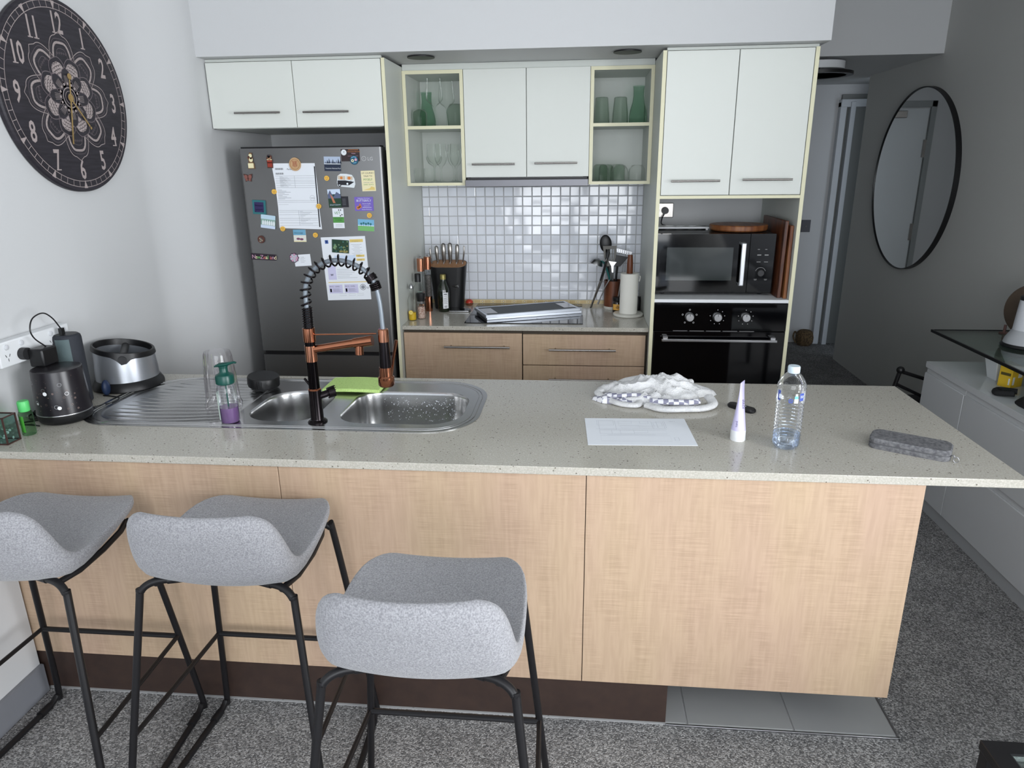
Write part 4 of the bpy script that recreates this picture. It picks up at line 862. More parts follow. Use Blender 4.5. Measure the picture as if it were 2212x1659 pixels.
# rangehood filters stacked on the cooktop
def filt(cx,cy,rz,z,label,tz=0):
    t=thing('rangehood_filter',(cx,cy,z),label,'filter','rangehood filters on the cooktop',rz=rz)
    b=local(t); L,Wd=.252,.108; g=.012
    b.box(-L,L,-Wd,-Wd+g,0,.0135); b.box(-L,L,Wd-g,Wd,0,.0135); b.box(-L,-L+g,-Wd+g,Wd-g,0,.0135); b.box(L-g,L,-Wd+g,Wd-g,0,.0135); b.obj('frame',mat('aluminium_frame',(206,212,222),.3,metal=.7),t,bev=.001)
    b=local(t); b.box(-L+g,L-g,-Wd+g,Wd-g,.003,.0125); b.obj('mesh',mat('filter_mesh_grey',(92,96,98),.6,metal=.4,bump=(500,.8,.002)),t)
    for q0 in (0,): MB(W[t.name]).box(-L+g,-L+g+.06,-Wd+g+.03,Wd-g-.04,.0128,.014).obj('end_plate',M_steel,t)
    b=local(t); b.box(L-g-.06,L-g,-Wd+g+.03,Wd-g-.04,.0128,.014); b.obj('end_plate',M_steel,t); return t
filt(1.405,.352,math.radians(22),zc+.0045,'lower aluminium rangehood filter resting on the black cooktop'); filt(1.398,.340,math.radians(23.5),zc+.0185,'upper aluminium rangehood filter stacked on the other one')
# utensil holder and utensils
t=thing('utensil_holder',(1.843,.51,zc),'timber utensil holder with white base near the cooktop','holder')
C=(1.845,.51,zc)
MB().lathe([(0,0),(.046,0),(.047,.003),(.047,.014),(0,.014)],C,36).obj('base',M_marble,t)
MB().lathe([(0,.014),(.047,.014),(.0485,.150),(.0445,.150),(.043,.03),(0,.03)],C,36).obj('cup',M_wood,t)
zu=zc+.15
def tube_thing(name,label,cat,parts,grp='utensils in the timber holder'):
    t=thing(name,C[:2]+(zc+.032,),label,cat,grp)
    for nm,mt,fn,kw in parts: b=MB(); fn(b); b.obj(nm,mt,t,**kw)
    return t
def ell(b,c,r1,r2,up,rt,th=.002,m=0,n=24,bend=0):
    F=FR(c,rt,up); b.prism([(r1*math.cos(2*PI*i/n),r2*math.sin(2*PI*i/n)) for i in range(n)],-th,th,m,F)
tube_thing('serving_spoon','large black serving spoon standing tallest in the timber holder','spoon',[
 ('bowl',M_black,lambda b:b.sph((0,0,0),(.031,.009,.046),0,Matrix.Translation((1.800,.525,1.175))@Matrix.Rotation(-.12,4,'Y'),20,14),{}),
 ('handle',M_dark,lambda b:b.tube([(1.805,.523,1.13),(1.842,.512,zc+.04)],[.006,.006],10),{})])
def slotted(b):
    F=FR((1.824,.492,1.062),(1,0,.02),(-.03,.06,1)); poly=[(-.014,0),(.014,0),(.030,.045),(.036,.105),(-.036,.105),(-.030,.045)]
    hs=[[(x-.0035,.03+abs(x)*.3),(x+.0035,.03+abs(x)*.3),(x+.0045,.088),(x-.0045,.088)] for x in (-.018,-.006,.006,.018)]
    b.prism(poly,-.0015,.0015,0,F,holes=hs)
tube_thing('slotted_turner','grey slotted turner standing at the front of the timber holder','turner',[('blade',mat('taupe_silicone',(104,102,96),.5),slotted,{}),('handle',M_steel,lambda b:b.tube([(1.824,.492,1.065),(1.845,.505,zc+.045)],[.0055,.006],10),{})])
def ladle(b):
    T=Matrix.Translation((1.752,.52,1.068))@Matrix.Rotation(.35,4,'Y')
    b.lathe_open([(.0001,.034),(.016,.031),(.028,.022),(.036,.004),(.037,0)],(0,0,0),24,0,T)
tube_thing('soup_ladle','steel soup ladle hooked over the left side of the holder','ladle',[('bowl',M_steel,ladle,dict(ang=60)),('handle',M_steel,lambda b:b.tube([(1.775,.52,1.092),(1.80,.517,1.075),(1.838,.51,zc+.05)],[.004,.004,.004],10),{})])
def tealb(b): b.tube(bez([(1.778,.505,1.090),(1.795,.503,1.075),(1.812,.502,1.035),(1.826,.503,.99)],6),[.006+.011*min(1,i/6) for i in range(19)],12,flat=.3)
tube_thing('silicone_spatula','teal curved silicone spatula in the timber holder','spatula',[('head',mat('teal_silicone',(30,110,106),.45),tealb,{}),('handle',M_dark,lambda b:b.tube([(1.826,.503,.99),(1.848,.515,zc+.04)],[.006,.006],8),{})])
def sq(b):
    F=FR((1.865,.53,1.055),(1,0,0),(.12,.03,1)); b.prism([(-.014,0),(.014,0),(.05,.05),(-.02,.062)],-.002,.002,0,F)
tube_thing('solid_turner','dark grey solid turner behind the slotted one','turner',[('blade',M_dark,sq,{}),('handle',M_black,lambda b:b.tube([(1.865,.53,1.058),(1.850,.52,zc+.04)],[.0055,.006],10),{})])
def fk(b):
    F=FR((1.838,.478,1.030),(1,0,0),(-.06,.05,1)); b.prism([(-.0035,0),(.0035,0),(.006,.035),(.022,.055),(-.018,.060),(-.006,.035)],-.0015,.0015,0,F)
tube_thing('steel_server','bright flared steel server at the centre front of the holder','server',[('head',M_steel,fk,{}),('handle',M_steel,lambda b:b.tube([(1.838,.478,1.032),(1.846,.490,zc+.045)],[.0035,.0045],8),{})])
def grater(b):
    a=Vector((1.858,.54,1.140)); c=Vector((1.938,.535,1.122)); F=FR(a,c-a,(0,0,1)); L=(c-a).length
    b.prism([(0,-.009),(L,-.009),(L,.009),(0,.009)],-.001,.001,0,F,holes=[[(x-.003,y-.0022),(x+.003,y-.0022),(x+.003,y+.0022),(x-.003,y+.0022)] for x in [.01+.011*k for k in range(6)] for y in (-.004,.004)])
    b.tube([a,(1.842,.532,1.06),(1.85,.525,zc+.05)],.0022,7); b.tube([c,(1.936,.53,1.105)],.002,7)
tube_thing('potato_masher','perforated steel masher reaching out over the paper towel','masher',[('head',M_steel,grater,{})])
t=thing('tongs',(1.729,.50,zc),'long black and steel tongs leaning against the timber holder','tongs')
b=MB(); b.tube([(1.727,.488,zc+.004),(1.738,.486,zc+.04),(1.774,.476,.985),(1.806,.47,1.105)],[.0055,.005,.006,.007],10,flat=.7); b.tube([(1.7315,.496,zc+.004),(1.745,.494,zc+.045),(1.783,.484,.985),(1.811,.474,1.105)],[.005,.0045,.0055,.0065],10,flat=.7); b.obj('arms',M_handle,t)
b=MB(); b.tube([(1.775,.468,.99),(1.802,.463,1.09)],[.006,.006],10,flat=.8); b.obj('grip',M_black,t)
b=MB(); b.tube([(1.806,.472,1.10),(1.812,.47,1.135),(1.812,.47,1.15)],[.008,.009,.004],12); b.obj('lock_ring',M_dark,t)
t=thing('whisk_handle',(1.80,.475,.96),'steel whisk leaning out of the holder beside the tongs','whisk') if 0 else None
b=MB(); b.tube([(1.765,.470,zc+.03),(1.775,.468,zc+.055),(1.80,.462,.955),(1.822,.458,.995)],[.009,.005,.005,.0055],10,flat=.6); tag(b.obj('steel_tongs_small',M_steel),'short steel tongs leaning between the long tongs and the holder','tongs')
b=MB(); b.tube([(1.868,.449,zc+.062),(1.872,.452,zc+.085),(1.885,.462,1.02),(1.892,.474,1.08)],[.005,.0075,.004,.0035],10,flat=.5); b.tube([(1.868,.449,zc+.062),(1.866,.449,zc+.0)],[.004,.0015],8); tag(b.obj('table_knife',M_steel),'steel knife propped on the right front of the timber holder','knife')
# jars
t=thing('spread_jar',(1.866,.41,zc),'small dark jar with orange label between holder and paper towel','jar')
C=(1.864,.408,zc)
MB().lathe([(0,0),(.022,0),(.024,.004),(.024,.052),(.021,.058),(0,.058)],C,28).obj('jar',mat('dark_brown_glass',(30,20,14),.08,coat=.3),t)
MB().lathe([(.0225,.058),(.0235,.060),(.0235,.076),(.021,.078),(0,.078)],C,28).obj('lid',M_black,t)
b=MB(); cyl_label(b,C,.0244,-2.7,-.3,.014,.044,0,16)
for k,(q0,q1) in enumerate(((-1.75,-1.35),(-1.95,-1.15),(-1.85,-1.25))): cyl_label(b,C,.0247,q0,q1,.034-k*.006,.037-k*.006,1,6)
b.obj('label',[mat('orange_label',(222,168,80),.5),mat('brown_ink',(90,56,24),.6)],t,ang=60)
b=MB(); b.lathe([(0,0),(.015,0),(.0155,.004),(.0155,.055),(.0145,.058),(.0145,.072),(0,.073)],(1.974,.462,zc),24); tag(b.obj('black_jar',M_black),'small black jar half hidden behind the paper towel roll','jar')
t=thing('paper_towel_stand',(1.915,.322,zc),'paper towel stand with white marble base and walnut pole','stand')
C=(1.915,.322,zc)
MB().lathe([(0,0),(.070,0),(.0755,.004),(.0755,.011),(.072,.014),(0,.014)],C,44).obj('base',M_marble,t)
MB().lathe([(0,.014),(.012,.014),(.012,.19),(.0155,.216),(.0155,.262),(.0125,.300),(.0125,.306),(0,.307)],C,24).obj('pole',M_walnut,t)
t=thing('paper_towel_roll',(1.915,.322,zc+.0142),'white paper towel roll on the marble stand','paper towel')
b=MB(); b.lathe([(.018,.0145),(.0445,.0145),(.0448,.02),(.0448,.212),(.0435,.2145),(.018,.2145),(.018,.0145)],C,44); b.tube(bez([(C[0]+.044,C[1]-.008,zc+.205),(C[0]+.053,C[1]-.004,zc+.198),(C[0]+.049,C[1]-.006,zc+.175)],5),[.004]*11,8,flat=.4); b.obj('roll',M_roll,t)
# cutting boards, tray, plug near the microwave
t=thing('round_chopping_board',(2.415,.262,1.2665),'round acacia board lying on top of the microwave','chopping board')
MB().lathe([(0,0),(.126,0),(.133,.006),(.134,.024),(.130,.028),(0,.028)],(2.415,.27,1.2665),48).obj('board',M_wood2,t)
b=MB(Matrix.Translation((2.572,.235,.9797))@Matrix.Rotation(.010,4,'Y')); b.box(-.0085,.0085,-.19,.19,0,.345); tag(b.obj('chopping_board',M_wood,bev=.003),'dark timber board standing on edge right of the microwave','chopping board')
b=MB(Matrix.Translation((2.5955,.235,.9797))); b.box(-.0075,.0075,-.205,.20,0,.325); tag(b.obj('chopping_board',M_wood2,bev=.003),'reddish patchwork timber board against the oven cabinet side wall','chopping board')
t=thing('slotted_rack',(2.16,.39,1.2645),'white slotted rack on the microwave beside the round board','rack')
b=MB(); hs=[[(x,.345),(x+.036,.345),(x+.052,.385),(x+.016,.385)] for x in (2.075,2.13,2.185,2.235)]; b.prism([(2.03,.30),(2.285,.30),(2.285,.43),(2.03,.43)],1.2705,1.2775,0,None,holes=hs)
for x,y in ((2.04,.31),(2.275,.31),(2.04,.42),(2.275,.42)): b.box(x-.005,x+.005,y-.005,y+.005,1.2632,1.2705)
b.obj('rack_top',M_w,t)
t=thing('steel_power_point',(2.105,YB,1.30),'brushed steel power point on the wall above the microwave','power outlet')
b=MB(); b.box(2.035,2.152,YB-.009,YB-.0002,1.300,1.375); b.obj('plate',M_handle,t,bev=.003)
MB(FR((2.075,YB-.009,1.335),(1,0,0),(0,0,1))).lathe([(.008,0),(.007,.003),(0,.003)],seg=18).obj('switch',M_handle,t)
t=thing('microwave_plug',(2.108,YB-.03,1.28),'black plug and lead in the steel power point','plug')
MB().tube([(2.108,YB-.0085,1.337),(2.108,YB-.036,1.337)],[.0185,.017],24).obj('plug',M_black,t)
MB().tube(bez([(2.106,YB-.03,1.325),(2.092,YB-.04,1.30),(2.085,YB-.08,1.275),(2.10,YB-.125,1.2695),(2.11,YB-.135,1.267)],8),.0032,8).obj('lead',M_black,t)
# ================= GLASSWARE =================
zs1,zs2=1.7575,1.4945
def shell(p):
    if p[0][1]>.05:
        k=next(i for i,q in enumerate(p) if q[1]==0); return p[:k+1]
    k=max(range(len(p)),key=lambda i:p[i][1]); return p[:k+1]
def gl(name,prof,mt,loc,label,cat,grp,fl=0,nf=0,seg=32,m2=None):
    t=thing(name,loc,label,cat,grp); b=local(t); b.lathe_open(shell(prof),(0,0,0),seg,0,None,fl,nf); b.obj('bowl' if cat=='wine glass' else 'body',mt,t,ang=60); return t
CAR=[(0,.002),(.036,.002),(.041,.006),(.042,.03),(.038,.06),(.028,.095),(.0245,.125),(.025,.150),(.0275,.168),(.0262,.168),(.0235,.150)]
car=gl('glass_carafe',CAR,M_ggl,(1.931,.41,zs1),'green glass carafe on the upper right shelf','carafe','green glass carafes',.02,12,48)
dup(car,(.885,.50,zs1),0,'green glass carafe on the upper left shelf behind the glasses')
TUM=[(.0,.118),(.027,.118),(.0300,.114),(.0305,.100),(.036,.045),(.0365,.03),(.0385,.0),(.0365,.0),(.0345,.03),(.034,.045),(.0285,.100),(.027,.110),(0,.110)]
tm=gl('tumbler',TUM,M_grgl,(1.757,.385,zs1),'upturned fluted grey-green tumbler, left one on the upper right shelf','tumbler','upturned tumblers on the upper shelves',.015,10,40)
dup(tm,(1.845,.39,zs1),0,'upturned fluted grey-green tumbler beside the carafe, upper right shelf')
SHT=[(0,.080),(.026,.080),(.036,.066),(.0375,.050),(.035,.0),(.033,.0),(.0355,.050),(.034,.064),(.025,.072),(0,.072)]
q=gl('tumbler',SHT,M_grgl,(.868,.395,zs1),'short upturned grey tumbler at the left of the upper left shelf','tumbler','upturned tumblers on the upper shelves')
SH2=[(0,.104),(.026,.104),(.041,.080),(.043,.066),(.036,.0),(.034,.0),(.041,.066),(.039,.078),(.025,.097),(0,.097)]
gl('tumbler',SH2,M_grgl,(1.042,.42,zs1),'large upturned grey tumbler at the right of the upper left shelf','tumbler','upturned tumblers on the upper shelves')
gl('tumbler',SHT,M_glass,(.915,.385,zs1),'short clear upturned glass in front of the tall wine glasses','tumbler','upturned tumblers on the upper shelves') if 0 else None
WT=[(.034,.0),(.034,.0015),(.012,.005),(.004,.012),(.0035,.085),(.006,.092),(.026,.106),(.040,.122),(.0405,.140),(.035,.195),(.033,.222),(.0318,.222),(.0392,.140),(.0385,.124),(.024,.109),(0,.098)]
wt=gl('wine_glass',WT,M_glass,(.948,.385,zs1),'tall clear wine glass, front one on the upper left shelf','wine glass','tall wine glasses on the upper left shelf')
dup(wt,(.988,.492,zs1),0,'tall clear wine glass behind the front one, upper left shelf')
WG=[(.031,.0),(.031,.0015),(.010,.006),(.0045,.014),(.004,.062),(.007,.074),(.020,.086),(.0285,.104),(.0305,.124),(.028,.155),(.0255,.182),(.0243,.182),(.0268,.155),(.0292,.124),(.027,.106),(.018,.090),(0,.082)]
wg=gl('wine_glass',WG,M_glass,(.968,.385,zs2),'clear wine glass at the centre front of the lower left shelf','wine glass','wine glasses on the lower left shelf')
dup(wg,(1.046,.375,zs2),0,'clear wine glass at the right front of the lower left shelf')
dup(wg,(1.015,.48,zs2),0,'clear wine glass standing behind the front pair, lower left shelf')
WB=[(.030,.0),(.030,.0015),(.009,.006),(.004,.012),(.004,.070),(.008,.078),(.030,.090),(.040,.112),(.0405,.125),(.0395,.125),(.0385,.112),(.029,.094),(0,.085)]
wb_=gl('wine_glass',WB,M_glass,(.922,.449,zs2),'wide shallow stemmed glass behind the two small tumblers','wine glass','wine glasses on the lower left shelf')
WL=[(.032,.0),(.032,.0015),(.009,.006),(.004,.012),(.004,.080),(.007,.088),(.026,.100),(.036,.122),(.037,.140),(.034,.188),(.033,.188),(.036,.140),(.035,.124),(.025,.104),(0,.095)]
gl('wine_glass',WL,M_glass,(.905,.535,zs2),'large wine glass at the back of the lower left shelf','wine glass','wine glasses on the lower left shelf')
SG=[(0,.002),(.0215,.002),(.0235,.006),(.0245,.022),(.0265,.068),(.0255,.068),(.022,.024),(0,.018)]
sg=gl('shot_tumbler',SG,M_glass,(.858,.378,zs2),'small cut-glass tumbler nearest the left side of the lower left shelf','tumbler','small cut-glass tumblers',.03,9,36)
dup(sg,(.912,.372,zs2),0,'small cut-glass tumbler beside the stemmed glasses on the lower left shelf')
CU=[(0,.078),(.024,.078),(.034,.070),(.037,.058),(.038,0),(.0365,0),(.0355,.056),(.033,.066),(.023,.073),(0,.073)]
cu=gl('drinking_glass',CU,M_grgl,(1.760,.365,zs2),'upturned faceted glass at the left of the lower right shelf','glass','upturned glasses on the lower right shelf',.02,10,40)
dup(cu,(1.790,.442,zs2),0,'upturned faceted glass in the back row of the lower right shelf, left one'); dup(cu,(1.848,.50,zs2),0,'upturned faceted glass in the back row, behind the rounded glasses')
CV=[(0,.073),(.026,.073),(.038,.055),(.041,.040),(.040,0),(.0385,0),(.0395,.038),(.036,.052),(.025,.068),(0,.068)]
cv=gl('drinking_glass',CV,M_glass,(1.852,.385,zs2),'upturned rounded clear glass at the centre of the lower right shelf','glass','upturned glasses on the lower right shelf')
dup(cv,(1.935,.39,zs2),0,'upturned rounded clear glass at the right end of the lower right shelf')
# ================= FRIDGE MAGNETS =================
FY0=-.0006
def col(n,c,r=.45): return mat(n,c,r)
M_navy=col('navy_print',(28,40,64)); M_sky=col('sky_print',(120,180,214)); M_grn=col('grass_print',(120,184,110)); M_tl=col('teal_print',(40,110,116)); M_pur=col('purple_print',(118,98,190)); M_red=col('brick_red_print',(150,56,40)); M_cream=col('cream_print',(236,226,184)); M_org=col('orange_print',(214,130,60)); M_pink=col('pink_print',(206,160,184)); M_brn=col('brown_print',(84,48,40)); M_lblue=col('pale_blue_print',(206,220,240)); M_gm=col('green_band_print',(84,150,72)); M_dgrn=col('pine_print',(30,62,44)); M_lg2=col('light_print',(226,232,236))
def magnet(name,x0,x1,z0,z1,label,cat,mats,draw,th=.003,rot=0,poly=None,y=0,grp=None):
    cx,cz=(x0+x1)/2,(z0+z1)/2; w2,h2=(x1-x0)/2,(z1-z0)/2
    F=FR((cx,FY0+y,cz),(1,0,0),(0,0,1))@Matrix.Rotation(rot,4,'Z')
    b=MB(F); pl=poly or [(-w2,-h2),(w2,-h2),(w2,h2),(-w2,h2)]
    b.prism(pl,0,th,0); draw(b,w2,h2,th+.0003)
    o=b.obj(name,mats,flat=True); tag(o,label,cat,grp); return o
def oval(rx,rz,n=24): return [(rx*math.cos(2*PI*i/n),rz*math.sin(2*PI*i/n)) for i in range(n)]
def d_form(b,w,h,z):
    b.rect(w-.012,w-.0065,-h*.93,h*.90,z,2)
    for s_ in (h*.86,h*.72):
        x=-w+.013
        for k in range(14): b.rect(x,x+.0008+(k%3)*.0006,s_-.008,s_,z,2); x+=.0028
    b.text('Parking',.010,-.035,h*.80,z,2)
    L=[.62,.555,.49,.445,.40,.33,.27,-.12,-.17,-.42,-.47,-.55,-.66,-.72,-.80,-.88]
    for v in L: b.rect(-w+.010,w-.014,h*v,h*v+.0009,z,1)
    b.rect(-.004,-.003,h*.27,h*.62,z,1); b.rect(0,.001,-h*.88,-h*.42,z,1)
    for k in range(9): b.rect(-w+.014,-w+.014+.022+(k*37%5)*.010,h*(.20-k*.034),h*(.20-k*.034)+.0013,z,1)
    for k in range(16): b.rect(-w+.03,-w+.045+(k*53%7)*.006,h*(.60-k*.02)-0.0,h*(.60-k*.02)+.0008,z,1)
    for k in range(12): b.rect(.006,.02+(k*29%5)*.011,h*(-.45-k*.035),h*(-.45-k*.035)+.0009,z,1)
    b.ring(w-.032,-.006,.011,.0117,z,1); b.text('Sollar',.009,w-.04,-.009,z,1)
    b.rect(-w+.012,-w+.06,-h*.24,-h*.235,z,1)
pf=magnet('printed_form',.262,.470,1.298,1.592,'long white printed form pinned to the fridge door','paper',[M_paper,M_ink,M_inkd],d_form,.0008,poly=[(-.106,.147),(-.098,.06),(-.096,-.05),(-.100,-.141),(.104,-.147),(.100,-.06),(.101,.03),(.097,.146)][::-1])
def d_bill(b,w,h,z):
    b.rect(-w+.018,-w+.034,h*.80,h*.91,z,2); b.text('9',.018,-w+.021,h*.815,z,0)
    for v in (.90,): b.rect(w-.075,w-.012,h*.82,h*.91,z,3)
    b.text('MC 100-100-11',.006,w-.066,h*.835,z,1)
    for k in range(8): b.rect(w-.07+(k%3)*.006,w-.02-(k%2)*.01,h*(.74-k*.045),h*(.74-k*.045)+.001,z,1)
    b.rect(-w+.055,w-.055,h*.22,h*.42,z,4)
    for v in (.36,.24): b.rect(w-.052,w-.012,h*v,h*v+.010,z,3); b.text('$485.20',.006,w-.045,h*v+.002,z,1)
    for k in range(6): b.text('account',.006,-w+.02,h*(.38-k*.05),z,1)
    b.rect(-w+.016,-w+.055,-h*.34,h*.12,z,5); b.text('w',.022,-w+.026,-h*.22,z,2)
    for k in range(6): b.rect(-w+.06,-w+.12+(k*31%4)*.012,-h*(.02+k*.055),-h*(.02+k*.055)+.001,z,1)
    b.rect(-w+.012,w-.010,-h*.44,-h*.415,z,3)
    for x in (-w+.012,-w+.088): b.rect(x,x+.066,-h*.78,-h*.5,z,5); b.text('PAYG  123456',.008,x+.003,-h*.58,z,6); b.rect(x+.004,x+.012,-h*.74,-h*.63,z,6); b.rect(x+.006,x+.010,-h*.72,-h*.66,z,0)
    for x in (-w+.012,-w+.088):
        for k in range(4): b.rect(x+.018,x+.05+(k%2)*.008,-h*(.64+k*.03),-h*(.64+k*.03)+.001,z,1)
    b.ring(w-.034,-h*.60,.0125,.0142,z,6); b.disc(w-.034,-h*.60,.009,z,1); b.rect(w-.016,w-.006,-h*.61,-h*.60,z,6); b.rect(w-.016,w-.006,-h*.64,-h*.63,z,6)
    for x in (-.045,.0,.04): b.stroke([(x,-h*.86),(x+.032,-h*.86),(x+.032,-h*.80),(x,-h*.80)],.0006,z,1,closed=True)
magnet('utility_bill',.464,.676,.968,1.264,'white and lavender bill pinned to the fridge behind the tap hose','paper',[M_paper,M_ink,col('blue_logo_print',(60,90,160)),M_gold,M_lblue,M_lav,M_inkd],d_bill,.0008,rot=.03)
def d_fig(b,w,h,z): b.disc(.002,h*.62,.008,z,1); b.disc(-.006,h*.45,.005,z,2); b.disc(.003,h*.1,.009,z,1); b.rect(-.013,.013,-h*.9,-h*.3,z,1); b.disc(.004,h*.30,.0045,z,2)
magnet('figure_magnet',.149,.181,1.569,1.640,'gold coloured figurine magnet at the fridge top left','magnet',[col('dark_gold_edge',(120,90,60)),M_cream,M_brn],d_fig,.005,poly=[(-.016,-.035),(.017,-.035),(.015,-.012),(.008,0),(.012,.01),(.006,.018),(.010,.034),(-.002,.036),(-.008,.018),(-.014,.014),(-.009,.004),(-.010,-.012)])
def d_bear(b,w,h,z): b.disc(0,h*.55,.008,z,2,n=16); b.disc(-.002,h*.8,.007,z,3,n=14); b.rect(-.011,.011,-h*.8,h*.25,z,1); b.rect(-.012,.012,h*.25,h*.36,z,4); b.rect(-.011,.011,-h*.2,-h*.1,z,0)
magnet('bear_magnet',.240,.270,1.571,1.628,'small bear magnet in a red coat and dark cap','magnet',[M_brn,M_red,col('fur_print',(160,120,90)),M_inkd,M_cream],d_bear,.005,poly=[(-.013,-.028),(.013,-.028),(.015,.004),(.011,.012),(.012,.024),(.004,.029),(-.009,.029),(-.014,.014)])
def d_none(b,w,h,z): pass
def d_bf(b,w,h,z): b.disc(-.010,.004,.008,z,1,r2=.009); b.disc(.010,.004,.008,z,1,r2=.009); b.disc(-.007,-.009,.005,z,1); b.disc(.007,-.009,.005,z,1); b.rect(-.001,.001,-.014,.014,z,0)
magnet('butterfly_magnet',.123,.165,1.513,1.548,'dark brown butterfly magnet under the gold figurine','magnet',[M_brn,col('copper_wing',(134,84,76))],d_bf,.004,poly=[(-.013,-.017),(0,-.010),(.013,-.017),(.014,-.002),(.021,.017),(.006,.014),(0,.008),(-.006,.014),(-.021,.017),(-.014,-.002)])
def d_coin(b,w,h,z):
    b.ring(0,0,.021,.0225,z,1)
    for k in range(5): b.stroke([(-.010+k*.005,-.013+abs(k-2)*.002),(-.008+k*.004,.006),(-.011+k*.0055,.015)],.002,z,2)
magnet('round_wood_magnet',.346,.400,1.558,1.616,'round timber disc magnet holding the top of the white form','magnet',[col('wood_disc',(196,160,118)),col('burnt_line',(140,96,60)),M_red],d_coin,.006,poly=oval(.027,.029),y=-.0010)
def emoji(label,x,z,cov=0):
    def d(b,w,h,zz): b.disc(-.0035,.002,.0016,zz,1,n=8); b.disc(.0035,.002,.0016,zz,1,n=8); b.ring(0,-.001,.0045,.0056,zz,1,a0=PI+.4,a1=2*PI-.4,n=10)
    magnet('emoji_magnet',x-.0115,x+.0115,z-.0115,z+.0115,label,'magnet',[M_yel,M_brn],d,.006,poly=oval(.0112,.0112,20),y=-.0010,grp='round yellow face magnets')
emoji('yellow face magnet on the left edge of the white form',.261,1.468); emoji('yellow face magnet on the right edge of the white form',.466,1.402); emoji('yellow face magnet at the form lower left corner',.283,1.301); emoji('yellow face magnet left of the camper van magnet',.515,1.525); emoji('yellow face magnet below the purple butterfly card',.701,1.360); emoji('yellow face magnet below the form, right of the beach magnet',.437,1.272)
def d_teal(b,w,h,z): b.rect(-w*.72,w*.72,-h*.72,h*.72,z,1); b.text('Rainbow',.011,-.019,.004,z,2); b.text('Serpent',.011,-.018,-.014,z,2); b.disc(-.017,-.02,.002,z,3,n=8); b.disc(.018,-.02,.002,z,3,n=8)
magnet('square_teal_magnet',.150,.212,1.368,1.431,'square teal magnet with a dark purple centre','magnet',[M_tl,col('deep_purple_print',(44,34,84)),M_pink,M_lg2],d_teal,.006,rot=-.05)
def d_house(b,w,h,z):
    b.rect(-w,w,h*.35,h,z,1); b.rect(-w,w,-h,-h*.55,z,2)
    for k in range(6): x=-w+.006+k*.0105; b.add([(x,-h*.5,z+.0002),(x+.009,-h*.5,z+.0002),(x+.009,-h*.05,z+.0002),(x+.0045,h*.25,z+.0002),(x,-h*.05,z+.0002)],[(0,1,2,3,4)],3)
magnet('houses_magnet',.181,.250,1.303,1.364,'pale blue-green magnet picturing a row of white houses','magnet',[col('sage_print',(136,170,160)),col('ice_blue_print',(190,216,232)),M_lblue,M_lg2],d_house,.004,rot=-.13,poly=[(-.034,-.024),(.034,-.024),(.034,.025),(-.034,.025)])
def d_beach(b,w,h,z): b.rect(-w,w,h*.1,h,z,1); b.text('Rarotonga',.010,-.026,.010,z,2,shear=.2); b.disc(-.008,-.014,.009,z,3,r2=.005); b.disc(.008,-.016,.009,z,3,r2=.005); b.rect(-w,w,-h,-h*.8,z,4)
magnet('beach_magnet',.331,.391,1.241,1.297,'blue and white beach magnet tucked under the form','magnet',[col('sand_print',(222,222,214)),col('lagoon_print',(110,166,196)),M_lg2,col('mauve_print',(120,70,100)),M_cream],d_beach,.003,y=-.0010)
magnet('round_photo_magnet',.155,.189,1.233,1.272,'small round brown patterned magnet above the lettered one','magnet',[M_brn,col('tan_mosaic',(176,156,130)),col('slate_mosaic',(90,96,96))],lambda b,w,h,z:[b.disc(-.005+.005*(k%3),-.009+.0045*(k//2),.0035,z+.0001*k,1+k%2,n=8) for k in range(8)],.005,poly=oval(.0168,.0175))
def d_nz(b,w,h,z):
    cs=[1,2,3,1,4,2,3,4,1,2]; x=-w+.004
    for k,ch in enumerate('NewZealand'):
        b.text(ch,.026,x,-.008,z,cs[k]); x+=.0150 if ch in 'NwZ' else .0105
nzp=magnet('lettered_magnet',.113,.234,1.153,1.186,'colourful magnet spelling New Zealand','magnet',[col('dark_magnet_back',(40,26,40)),M_pink,M_cream,M_grn,col('coral_print',(204,110,110))],d_nz,.005,rot=-.045,poly=[(-.060,-.013),(.060,-.013),(.061,.014),(-.060,.016)])
def d_bc(b,w,h,z):
    for k in range(4): b.rect(-.01,.014-(k%2)*.006,.008-k*.006,.0088-k*.006,z,1)
    b.text('a Hall',.006,-.006,.012,z,1)
magnet('business_card',.322,.402,1.128,1.182,'white business card under the pink flower magnet','card',[M_paper,M_ink],d_bc,.0006,rot=.06)
def d_flo(b,w,h,z):
    for k in range(9): a=2*PI*k/9; b.disc(.014*math.cos(a),.014*math.sin(a),.0055,z,1+k%2,n=12)
    b.disc(0,0,.009,z+.0002,2); b.disc(0,0,.004,z+.0004,1)
magnet('flower_magnet',.301,.345,1.144,1.190,'round pink mosaic flower magnet holding a white card','magnet',[col('plum_edge',(90,60,84)),M_pink,col('silver_mosaic',(190,196,206))],d_flo,.005,y=-.0008,poly=[((.0215+.002*math.cos(9*2*PI*i/36))*math.cos(2*PI*i/36),(.0215+.002*math.cos(9*2*PI*i/36))*math.sin(2*PI*i/36)) for i in range(36)])
def d_yos(b,w,h,z):
    b.rect(-w,w,h*.05,h,z,1)
    for k in range(9): x=-w+.003+k*.0085; hh=.010+(k*7%5)*.0032; b.add([(x,h*.05,z+.0002),(x+.009,h*.05,z+.0002),(x+.0045,h*.05+hh,z+.0002)],[(0,1,2)],0 if k%3 else 2)
    b.rect(-w,w,-h*.06,h*.04,z+.0003,3); b.text('Yosemite National Park',.0075,-.034,-.022,z,3,shear=.2)
magnet('mountain_lake_magnet',.508,.584,1.556,1.618,'dark blue magnet picturing pine trees, mountains and a lake','magnet',[M_navy,col('pale_mountain_print',(176,190,212)),col('granite_print',(110,120,140)),M_lg2],d_yos,.003,rot=-.02)
